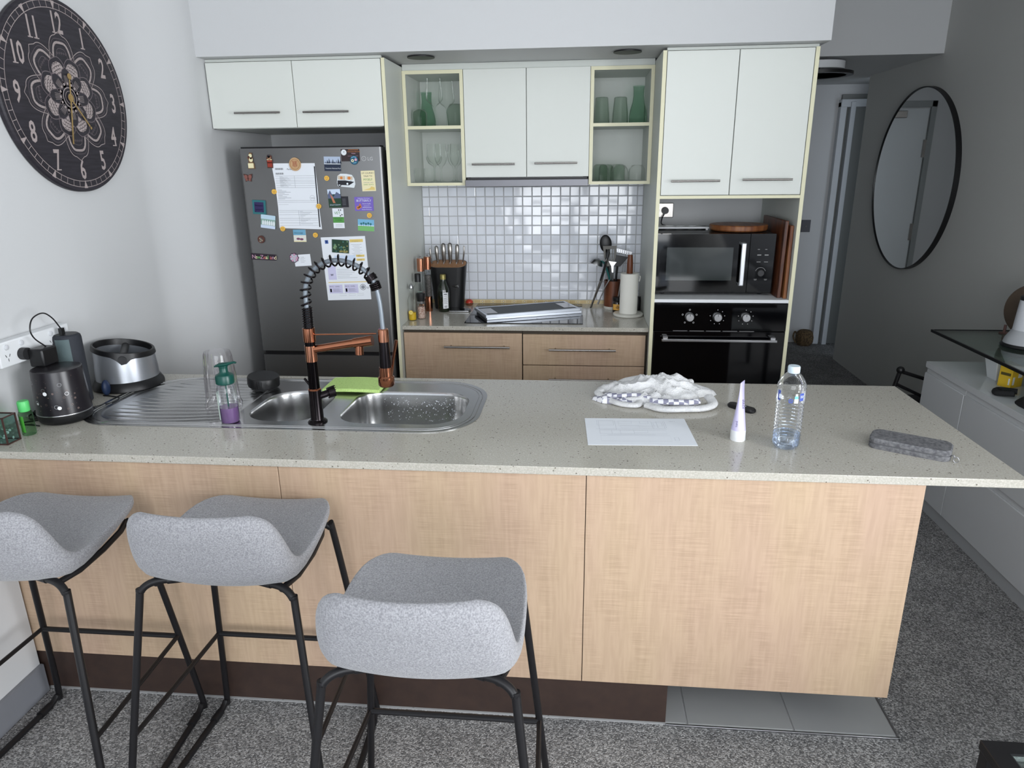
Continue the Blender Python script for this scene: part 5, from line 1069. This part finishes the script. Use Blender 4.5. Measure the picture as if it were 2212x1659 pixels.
def d_card(b,w,h,z): b.disc(-.029,.012,.0125,z,1); b.disc(-.029,.014,.002,z+.0002,0,n=8); b.rect(-.008,.038,.022,.0235,z,2); b.text('Convenient Removals',.0066,-.012,.013,z,2); b.text('Mobile',.0066,.006,.005,z,3); b.rect(-.012,.036,-.004,-.0032,z,3)
magnet('dark_business_card',.589,.674,1.597,1.649,'dark brown business card with white circle at the fridge top','card',[col('espresso_card',(48,34,36)),M_lg2,M_org,M_pink],d_card,.001)
magnet('blue_badge_magnet',.630,.667,1.582,1.621,'round blue badge magnet overlapping the dark business card','magnet',[col('deep_teal_print',(24,84,110)),M_sky,M_cream,M_pink],lambda b,w,h,z:[b.disc(-.007,-.002,.0065,z,2),b.disc(-.007,-.002,.003,z+.0002,0,n=10),b.disc(.008,.002,.006,z,3),b.stroke([(-.012,.010),(0,.015),(.011,.011)],.003,z,1),b.stroke([(-.004,-.012),(.010,-.010)],.003,z,1)],.005,poly=oval(.0185,.0195),y=-.0012)
def d_van(b,w,h,z):
    b.rect(-.038,-.004,.004,.021,z,2); b.rect(.002,.030,.006,.021,z,2); b.disc(-.022,.012,.006,z+.0002,3); b.disc(.014,.013,.007,z+.0002,3)
    b.add([(-.040,0,z),(-.004,.002,z),(.014,-.018,z),(.038,-.002,z),(.040,-.018,z),(.010,-.024,z),(-.036,-.020,z)],[(0,1,2,6),(1,3,2)],1); b.rect(-.040,-.006,-.018,-.002,z+.0001,1); b.disc(-.030,-.020,.007,z+.0003,1); b.disc(-.030,-.020,.003,z+.0004,0); b.disc(.006,-.012,.0045,z+.0004,0); b.disc(.034,-.010,.004,z+.0004,0); b.ring(.022,-.001,.003,.004,z+.0004,1,n=14); b.rect(.004,.040,-.024,-.020,z+.0004,0)
magnet('camper_van_magnet',.560,.648,1.480,1.545,'white and black camper van shaped magnet','magnet',[M_lg2,M_inkd,col('cabin_cream',(206,190,170)),M_org],d_van,.004,rot=-.07,poly=[(-.038,-.026),(.036,-.028),(.042,-.012),(.038,.012),(.026,.028),(0,.031),(-.026,.030),(-.040,.020),(-.043,-.010)])
def d_my(b,w,h,z): b.text('OF COURSE I',.0098,0,.031,z,1,align='CENTER'); b.text('TALK TO',.0098,0,.018,z,1,align='CENTER'); b.text('MYSELF.',.0128,0,.002,z,2,align='CENTER'); b.text('SOMETIMES I NEED',.0055,0,-.009,z,3,align='CENTER'); b.text('EXPERT ADVICE',.0065,0,-.018,z,2,align='CENTER'); b.add([(-.026,-.038,z),(.028,-.040,z),(.026,-.028,z),(.012,-.024,z),(.004,-.032,z)],[(0,1,2,3,4)],4)
magnet('quote_magnet',.675,.738,1.467,1.556,'cream magnet with the words of course I talk to myself','magnet',[M_cream,M_inkd,M_gm,M_ink,M_gold],d_my,.003,rot=.02)
def d_can(b,w,h,z):
    b.rect(-w,w,h*.45,h,z,1); b.add([(-w,h*.4,z+.0002),(-.018,h*.9,z+.0002),(-.004,h*.15,z+.0002),(.012,h*.7,z+.0002),(w,h*.4,z+.0002),(w,0,z+.0002),(-w,0,z+.0002)],[(0,1,2,6),(2,3,4,5),(2,5,6)],2)
    b.add([(-.020,h*.55,z+.0004),(-.006,h*.1,z+.0004),(.003,-h*.5,z+.0004),(-.008,-h*.5,z+.0004),(-.014,h*.0,z+.0004)],[(0,1,2,3,4)],3); b.text('Grand Canyon',.0085,-.026,-.031,z,1,shear=.3)
magnet('black_name_card',.572,.606,1.397,1.445,'black card showing behind the canyon magnet','card',[M_inkd,M_ink],lambda b,w,h,z:[b.rect(-w+.006,-w+.022,h*(.5-k*.22),h*(.5-k*.22)+.0008,z,1) for k in range(6)],.001)
magnet('canyon_magnet',.513,.573,1.396,1.477,'dark green magnet with an orange river canyon picture','magnet',[M_dgrn,M_lblue,col('slate_blue_print',(90,100,130)),col('river_orange_print',(190,120,90))],d_can,.004,rot=.03)
def d_bfc(b,w,h,z): b.text('BUTTERFLY',.0135,.0,.010,z,1,align='CENTER'); b.text('Calligraphy Workshops',.006,0,.023,z,1,align='CENTER'); b.text('Resorts & gifts',.0065,.012,-.001,z,1,align='CENTER'); b.rect(-.002,.026,-.009,-.008,z,1); b.rect(-.008,.034,-.016,-.0145,z,1); b.text('NumberWorkshops',.0058,.012,-.026,z,1,align='CENTER'); b.disc(-.029,-.017,.008,z,2); b.disc(-.019,-.012,.007,z,2); b.disc(-.019,-.003,.004,z,2); b.disc(-.029,-.017,.003,z+.0002,3,n=8); b.disc(-.019,-.012,.003,z+.0002,3,n=8)
magnet('butterfly_card',.635,.722,1.380,1.442,'purple card reading butterfly with an orange butterfly','card',[M_pur,M_lg2,M_org,M_inkd],d_bfc,.0015)
def d_vet(b,w,h,z): b.rect(-w,w,-.020,.006,z,1); b.text('VET.',.017,-.018,.018,z,2); b.text('SAFE HOME VISIT',.0055,0,-.001,z,0,align='CENTER'); b.text('07 000 000',.006,0,-.010,z,0,align='CENTER')
def d_vet2(b,w,h,z):
    d_vet(b,w,h,z)
    for x,y in ((.004,.037),(.013,.037),(.018,.016),(.010,.011)): b.disc(x,y,.003,z,3,n=10)
    for k in range(3): b.rect(-.016,.016,-.028-k*.004,-.0272-k*.004,z,4)
magnet('vet_card',.527,.579,1.303,1.392,'white and green card reading vet with dark paw dots','card',[M_paper,M_gm,M_gm,M_inkd,M_ink],d_vet2,.0015)
def d_land(b,w,h,z):
    b.rect(-w,w,0,h,z,1); b.rect(-w,w,-h,-h*.15,z,2)
    for k in range(5): b.disc(-.022+k*.011,.006+(k%2)*.003,.005,z+.0002,3,n=10); b.rect(-.0225+k*.011,-.0215+k*.011,-.006,.004,z+.0002,3)
magnet('landscape_magnet',.643,.719,1.290,1.342,'blue and green magnet picturing trees on a field','magnet',[M_lblue,M_sky,M_grn,M_tl],d_land,.003,rot=-.05)
r9=random.Random(9)
def d_art(b,w,h,z):
    for k in range(34):
        x=r9.uniform(-w+.006,w-.006); y=r9.uniform(-h+.006,h-.006); b.disc(x,y,r9.uniform(.003,.007),z+.00005*k,1+k%4,n=7)
magnet('patterned_magnet',.512,.592,1.190,1.250,'dark green patterned picture magnet holding the bill','magnet',[M_dgrn,col('jade_print',(70,120,110)),col('ochre_print',(150,140,80)),col('forest_print',(40,70,40)),col('lichen_print',(120,150,110))],d_art,.004,rot=-.07,y=-.0012)
# ================= WALL CLOCK =================
t=thing('wall_clock',(-.09,-.799,1.50),'large round dark timber wall clock with a carved mandala','clock')
R=.308; FC=FR((-.0995,-.799,1.807),(0,1,0),(0,0,1))
M_cf=mat('charcoal_wood_face',(44,40,48),.5,var=((30,27,34),14,.35,.65,(1,1,9))); M_cl=mat('carved_taupe',(166,154,152),.6); M_cd=mat('carved_dark',(108,98,102),.6); M_brass=mat('aged_brass',(170,142,92),.35,metal=.6)
MB(FC).lathe([(0,0),(R-.004,0),(R,.004),(R,.016),(R-.004,.021),(0,.021)],seg=96).obj('face',M_cf,t,ang=30)
b=MB(FC); z=.0214
b.ring(0,0,.2915,.2935,z,0,n=96); b.ring(0,0,.2715,.2735,z,0,n=96)
for k in range(60):
    a=2*PI*k/60; b.stroke([(.273*math.cos(a),.273*math.sin(a)),(.292*math.cos(a),.292*math.sin(a))],.0018,z,0)
for k in range(12):
    a=PI/2-2*PI*k/12; c,s=math.cos(a),math.sin(a); b.add([(.296*c-.009*s,.296*s+.009*c,z+.0002),(.296*c+.009*s,.296*s-.009*c,z+.0002),(.268*c,.268*s,z+.0002)],[(0,1,2)],0)
b.obj('minute_ring',M_cl,t,flat=True)
for k in range(1,13):
    a=PI/2-2*PI*k/12; x,y=.232*math.cos(a),.232*math.sin(a); b=MB(FC)
    st=str(k); wx=.62; b.text(st,.092,x,y-.032,z,0,align='CENTER',wx=wx,bold=.0016)
    for dx in ((0,) if len(st)==1 else (-.012,.015)):
        if k in (1,4,7,10,11,12): b.rect(x+dx-.012,x+dx+.010,y-.0345,y-.031,z+.0001,0) if not(len(st)==2 and dx>0 and k in(10,12)) else None
    b.obj('numeral',M_cl,t,flat=True)
b=MB(FC)
def petal(a,r0,r1,wd,zz,th,m,point=True,fill=None):
    n=12; P=[]
    for i in range(n+1):
        u=i/n; rr=r0+(r1-r0)*math.sin(u*PI/2)**(.9); w_=wd*math.cos((u)*PI/2)**.55 if u<1 else 0
        P.append((rr,w_))
    if point: P[-1]=(r1*1.06,0)
    L=[(p[0],p[1]) for p in P]+[(p[0],-p[1]) for p in P[-2::-1]]
    L=[(x*math.cos(a)-y*math.sin(a),x*math.sin(a)+y*math.cos(a)) for x,y in L]
    if fill is not None: b.add([(x,y,zz-.0003) for x,y in L],[tuple(range(len(L)))],fill)
    b.stroke(L,th,zz,m)
for k in range(8):
    a=PI/2+k*PI/4
    petal(a,.10,.192,.058,z,.0022,0,True); petal(a,.10,.182,.052,z,.0012,1,False); petal(a,.10,.170,.042,z,.0075,0,False); petal(a,.10,.152,.028,z,.0014,1,False)
    for i in range(13):
        d=(i-6)*.052; aa=a+d; r_in=.178-.0022*abs(i-6)**1.6; b.stroke([((r_in-.006)*math.cos(aa),(r_in-.006)*math.sin(aa)),(r_in*math.cos(aa),r_in*math.sin(aa))],.0012,z,1)
    for i in range(5): aa=a+(i-2)*.07; b.ring(.138*math.cos(aa),.138*math.sin(aa),.002,.0034,z,1,n=8)
for k in range(8):
    a=PI/8+k*PI/4
    petal(a,.05,.128,.042,z+.0006,.0026,1,False,2); petal(a,.062,.114,.030,z+.0008,.001,0,False,0)
    for i in range(4):
        for j in range(4):
            rr=.076+i*.0105; aa=a+(j-1.5)*.115+(i%2)*.05; b.ring(rr*math.cos(aa),rr*math.sin(aa),.0048,.0064,z+.0012,2,n=9,a0=a-1.4,a1=a+1.4)
for k in range(8):
    a=PI/2+k*PI/4
    petal(a,.03,.090,.024,z+.0014,.002,1,True,2)
    for i in range(5): d=(i-2)*.09; b.stroke([(.045*math.cos(a+d),.045*math.sin(a+d)),(.070*math.cos(a+d*.8),.070*math.sin(a+d*.8))],.0012,z+.0015,0)
for k in range(16): a=k*PI/8; b.disc(.044*math.cos(a),.044*math.sin(a),.0045,z+.0017,0,n=10)
b.ring(0,0,.030,.033,z+.0018,0); b.ring(0,0,.020,.0215,z+.0018,0); b.disc(0,0,.012,z+.0018,1)
b.obj('mandala_carving',[M_cl,M_cd,M_cf],t,flat=True)
b=MB(FC); b.stroke([(0,0),(-.030,-.150)],.007,.0262,0); b.stroke([(0,0),(.010,.060)],.006,.0262,0); b.disc(.0115,.068,.010,.0262,0); b.disc(0,0,.013,.0264,0); b.obj('minute_hand',M_brass,t,flat=True)
b=MB(FC); b.stroke([(0,0),(.075,-.088)],.006,.0250,0); b.disc(.079,-.093,.005,.0250,0,n=10); b.cyl(FC.inverted()@(FC@Vector((0,0,.021))),(0,0,.0275),.006,seg=16); b.obj('hour_hand',M_brass,t,flat=True)
# ================= MIRROR =================
FM=FR((3.7955,1.665,1.45),(0,-1,0),(0,0,1)); t=thing('round_wall_mirror',(3.78,1.665,.885),'large round mirror with thin black frame on the right wall','mirror')
MB(FM).lathe([(.5535,0),(.560,0),(.560,.030),(.5535,.030),(.5535,0)],seg=110).obj('frame',M_black,t)
MB(FM).lathe([(0,.018),(.554,.018),(.554,.024),(0,.024)],seg=110).obj('mirror_glass',M_mirror,t)
# entrance door seen in the mirror
M_door=mat('entrance_door_white',(214,218,220),.5)
b=MB(); b.box(3.035,3.565,3.19,3.205,.0,1.985); dd=b.obj('door_2',M_door,bev=.002); struct(dd)
b=MB(); b.box(2.985,3.028,3.175,3.2,0,2.04); b.box(2.985,3.575,3.175,3.2,1.992,2.04); struct(b.obj('trim_5',mat('grey_jamb',(150,154,154),.5),bev=.002))
for z0 in (.92,1.60): MB().box(3.028,3.050,3.176,3.19,z0,z0+.14).obj('hinge',M_handle,dd)
MB().box(3.22,3.44,3.15,3.19,1.91,1.965).obj('door_closer',M_handle,dd,bev=.004)
# ================= CEILING FITTINGS =================
dl=None
for i,(x,y) in enumerate(((.955,.085),(1.851,.080))):
    t=thing('downlight',(x,y,2.025),('black recessed downlight above the left open shelf','black recessed downlight above the right open shelf')[i],'downlight','downlights in the kitchen bulkhead')
    MB().lathe([(.046,.0),(.060,0),(.060,.004),(.046,.0065)],(x,y,2.025),36).obj('trim_ring',M_black,t); MB().lathe([(0,.004),(.046,.004),(.046,.0062),(0,.0062)],(x,y,2.025),32).obj('lamp',mat('lamp_lens_dark_%d'%i,(60,58,54),.3),t)
t=thing('hall_ceiling_light',(3.14,1.72,2.06),'white drum ceiling light with black ring in the hallway','ceiling light')
C=(3.14,1.72,2.06)
MB().lathe([(0,.105),(.155,.105),(.155,.062),(.14,.058),(0,.058)],C,48).obj('drum',M_w,t); MB().lathe([(.168,.028),(.208,.028),(.208,.046),(.168,.046),(.168,.028)],C,64).obj('ring',M_black,t)
b=MB(); 
for a in (0.3,2.4,4.5): b.cyl((C[0]+.15*math.cos(a),C[1]+.15*math.sin(a),2.12),(C[0]+.185*math.cos(a),C[1]+.185*math.sin(a),2.105),.004)
b.obj('bracket',M_black,t)
t=thing('light_switch',(3.63,3.19,.99),'small grey light switch plate on the hallway end wall','light switch')
MB().box(3.592,3.668,3.19,3.1995,.99,1.094).obj('plate',mat('switch_grey',(84,84,90),.4),t,bev=.002); MB(FR((3.63,3.19,1.042),(1,0,0),(0,0,1))).lathe([(.006,0),(.005,.004),(0,.004)],seg=14).obj('button',M_handle,t)
b=MB(); b.lathe([(0,0),(.055,0),(.072,.03),(.074,.075),(.062,.12),(.045,.135),(0,.138)],(3.70,3.10,.001),28,flute=.03,nf=14)
b.tube(bez([(3.63,3.09,.10),(3.60,3.06,.13),(3.585,3.05,.09),(3.61,3.05,.03)],6),.007,7)
tag(b.obj('woven_bag',mat('woven_straw',(112,92,64),.9,bump=(120,1,.004),var=((70,56,40),90,.4,.6))),'small woven straw bag on the floor at the end of the hall','bag')
# ================= SIDEBOARD =================
t=thing('sideboard',(3.535,-1.1,0),'long gloss white sideboard with handleless drawers along the right wall','sideboard')
SX0=3.283
b=MB(); b.box(SX0+.018,3.790,-2.30,.085,.062,.652); b.obj('carcass',M_glossw,t)
MB().box(SX0,3.792,-2.302,.087,.652,.680).obj('top',M_glossw,t,bev=.002)
MB().box(SX0+.012,3.77,-2.28,.07,.0,.062).obj('plinth',mat('plinth_grey_white',(176,178,180),.3),t)
def front(y0,y1,z0,z1,nm):
    b=MB(); b.box(SX0,SX0+.017,y0,y1,z0,z1-.022); b.box(SX0+.008,SX0+.017,y0,y1,z1-.022,z1); b.obj(nm,M_glossw,t,bev=.0015)
front(-.262,.083,.064,.650,'door')
for y0,y1 in ((-.985,-.266),(-1.708,-.989)): front(y0,y1,.362,.650,'drawer'); front(y0,y1,.064,.358,'drawer')
front(-2.30,-1.712,.064,.650,'door')
# glass stand on the sideboard
t=thing('glass_stand',(3.55,-.45,.68),'black-edged glass shelf stand raised above the sideboard','stand')
MB().box(3.322,3.780,-1.10,.152,.806,.814).obj('glass_top',thin_glass('tinted_glass',(214,226,220),(150,166,160),.02,.25),t,flat=True)
b=MB(); b.box(3.314,3.322,-1.10,.158,.804,.816); b.box(3.322,3.780,.152,.158,.804,.816); b.obj('edge_rail',M_black,t)
for y in (-.36,-.98): MB().box(3.61,3.73,y-.012,y+.012,.6805,.8055).obj('leg',M_steel,t,bev=.002)
MB().box(3.42,3.73,-.55,-.30,.790,.8055).obj('bracket',M_steel,t)
t=thing('white_appliance',(3.545,-.155,.8145),'white tapered appliance with silver base on the glass stand','appliance')
C=(3.545,-.155,.8145)
MB().lathe([(0,0),(.085,0),(.088,.006),(.082,.016),(0,.016)],C,36).obj('foot_ring',M_black,t); MB().lathe([(.078,.016),(.074,.035),(.060,.060),(.052,.075),(0,.075)],C,36).obj('base',mat('silver_grey_plastic',(170,172,176),.35),t)
MB().lathe([(.053,.070),(.046,.195),(.045,.20),(0,.20)],C,36).obj('body',mat('matt_white_plastic',(206,208,214),.5),t); MB().lathe([(.046,.198),(.046,.212),(.036,.218),(.032,.212),(0,.210)],C,36).obj('top_collar',M_dark,t)
Tm=Matrix.Translation((3.64,.045,.8145+.118))@Matrix.Rotation(PI/2-.10,4,'Y')@Matrix.Rotation(0,4,'Z')
Tm=FR((3.665,.02,.8145+.119),(.55,-.83,0),(.06,.04,1)); b=MB(Tm); b.lathe([(0,0),(.114,0),(.118,.004),(.118,.010),(.112,.014),(0,.012)],seg=48); tag(b.obj('round_tray',mat('aged_brown_tray',(92,78,66),.5,var=((60,50,44),8,.35,.65))),'round dark brown tray propped up behind the white appliance','tray')
b=MB(); b.tube([(3.60,.09,.8160),(3.606,.10,.853)],[.006,.006],8); b.tube([(3.625,.085,.8160),(3.636,.09,.846)],[.005,.005],8); b.box(3.585,3.645,.075,.105,.8145,.8195); tag(b.obj('peg_figure',mat('reddish_wood',(104,72,66),.5)),'two small reddish wooden pegs standing at the far edge of the glass','ornament')
t=thing('white_planter',(3.455,-.185,.6805),'small white tapered square pot on the far end of the sideboard','pot')
b=MB(); b.loft([z3(rrect(3.455,-.185,w_,w_,.004,3),.6805+z) for w_,z in ((.066,0),(.104,.108),(.098,.108),(.064,.012))],0,True,True); b.obj('pot',M_w,t,flat=True)
def ybox(x,y,rz,w_,d_,h,label):
    t=thing('yellow_box',(x,y,.6805),label,'box','yellow boxes on the sideboard',rz=rz); b=local(t); b.box(-w_,w_,-d_,d_,0,h,0); 
    F=Matrix(); b.box(-w_+.008,-w_+.02,-d_-.0004,-d_,.012,.045,1); b.box(-w_-.0004,-w_,-d_+.006,d_-.006,h*.5,h*.62,2); b.box(-w_-.0004,-w_,-d_+.006,-d_+.012,h*.12,h*.4,1); b.box(w_*.1,w_*.8,-d_-.0004,-d_,h*.4,h*.8,1)
    b.obj('carton',[mat('carton_yellow',(226,186,50),.45),M_w,mat('carton_print',(90,80,40),.5)],t,flat=True)
ybox(3.44,-.285,.5,.036,.026,.098,'upright yellow carton beside the white planter pot'); ybox(3.53,-.38,.1,.035,.025,.080,'shorter yellow carton further right under the glass shelf')
b=MB(); rings=[]; n=40
for j in range(12):
    u=1-j/11; rings.append([(3.46+(.125+.02*math.sin(3*2*PI*i/n))*u*math.cos(2*PI*i/n),-.62+(.22+.03*math.sin(2*2*PI*i/n+1))*u*math.sin(2*PI*i/n),.6808+.052*(1-u**4)+.010*mnoise.noise(Vector((u*5*math.cos(2*PI*i/n),u*5*math.sin(2*PI*i/n),2)))*(1-u**4)) for i in range(n)])
b.loft(rings,0,True,True); b.tube(bez([(3.40,-.41,.694),(3.345,-.38,.692),(3.315,-.42,.692),(3.36,-.46,.700)],6),.0115,10)
tag(b.obj('black_bag',mat('black_cloth',(26,26,28),.85,bump=(80,.6,.004)),ang=70),'soft black bag lying on the sideboard under the glass shelf','bag')
t=thing('folding_frame',(3.45,.30,0),'black tubular folding frame standing behind the sideboard end','frame')
b=MB(); b.tube([(3.225,.27,.010),(3.232,.26,.47),(3.248,.25,.583)],.010,10); b.tube([(3.50,.27,.010),(3.50,.26,.45),(3.50,.25,.52)],.010,10); b.obj('post',M_frame,t)
b=MB(); b.sph((3.250,.25,.588),.019,seg=14,rn=8); b.obj('grip',M_black,t)
b=MB(); b.tube([(3.250,.25,.582),(3.37,.25,.545),(3.52,.25,.50)],.009,10); b.tube([(3.240,.255,.515),(3.38,.255,.450),(3.52,.255,.40)],.008,10); b.obj('crossbar',M_frame,t)
b=MB(); b.loft([z3(rrect(3.40,.28,.20,.08,.03,5),z) for z in (.34,.37,.44)]); b.obj('fabric_seat',mat('dark_grey_cloth',(40,40,42),.8),t)
b=MB(); b.sph((3.385,.235,.505),(.02,.018,.024),seg=14,rn=10); tag(b.obj('brown_ball',mat('warm_brown',(106,66,48),.6)),'small brown rounded thing hanging behind the sideboard corner','ornament') if 0 else None
# ================= COFFEE TABLE CORNER =================
t=thing('side_table',(2.80,-2.22,0),'black-framed glass side table at the bottom right corner','table')
b=MB(); b.prism([(2.520,-2.50),(3.08,-2.50),(3.08,-1.937),(2.520,-1.937)],.378,.400,0,None,holes=[[(2.562,-2.458),(3.038,-2.458),(3.038,-1.972),(2.562,-1.972)]]); b.obj('frame',M_frame,t,bev=.0015)
MB().box(2.563,3.037,-2.457,-1.973,.390,.396).obj('glass_top',thin_glass('table_glass',(216,224,222),(150,160,158),.02,.25),t,flat=True)
for x in (2.537,3.063):
    for y in (-2.483,-1.954): MB().box(x-.014,x+.014,y-.014,y+.014,0,.379).obj('leg',M_frame,t)
# ================= SOFA (its reflection shows in the microwave door) =================
t=thing('sofa',(3.35,-4.35,0),'light grey sofa behind the camera, seen reflected in the microwave door','sofa')
Ms=mat('sofa_fabric',(150,152,156),.9); b=MB(); b.box(2.7,4.5,-4.85,-3.95,.12,.42); b.box(2.7,4.5,-4.9,-4.6,.42,.85); b.box(2.55,2.75,-4.9,-3.95,.1,.62); b.obj('frame',Ms,t,bev=.04,seg=4)
for x in (3.15,3.9): MB().box(x-.34,x+.34,-4.62,-3.95,.42,.56).obj('seat_cushion',Ms,t,bev=.04,seg=4)
b=MB(); b.loft([z3(rrect(0,0,.42*s_,.42*s_,.05,5),z) for s_,z in ((.7,-.07),(1,-.02),(1,.02),(.7,.07))],0,True,True,Matrix.Translation((2.98,-4.35,.76))@Matrix.Rotation(1.15,4,'X')@Matrix.Rotation(.5,4,'Z')); b.obj('cushion',mat('pale_cushion',(206,206,204),.9),t)
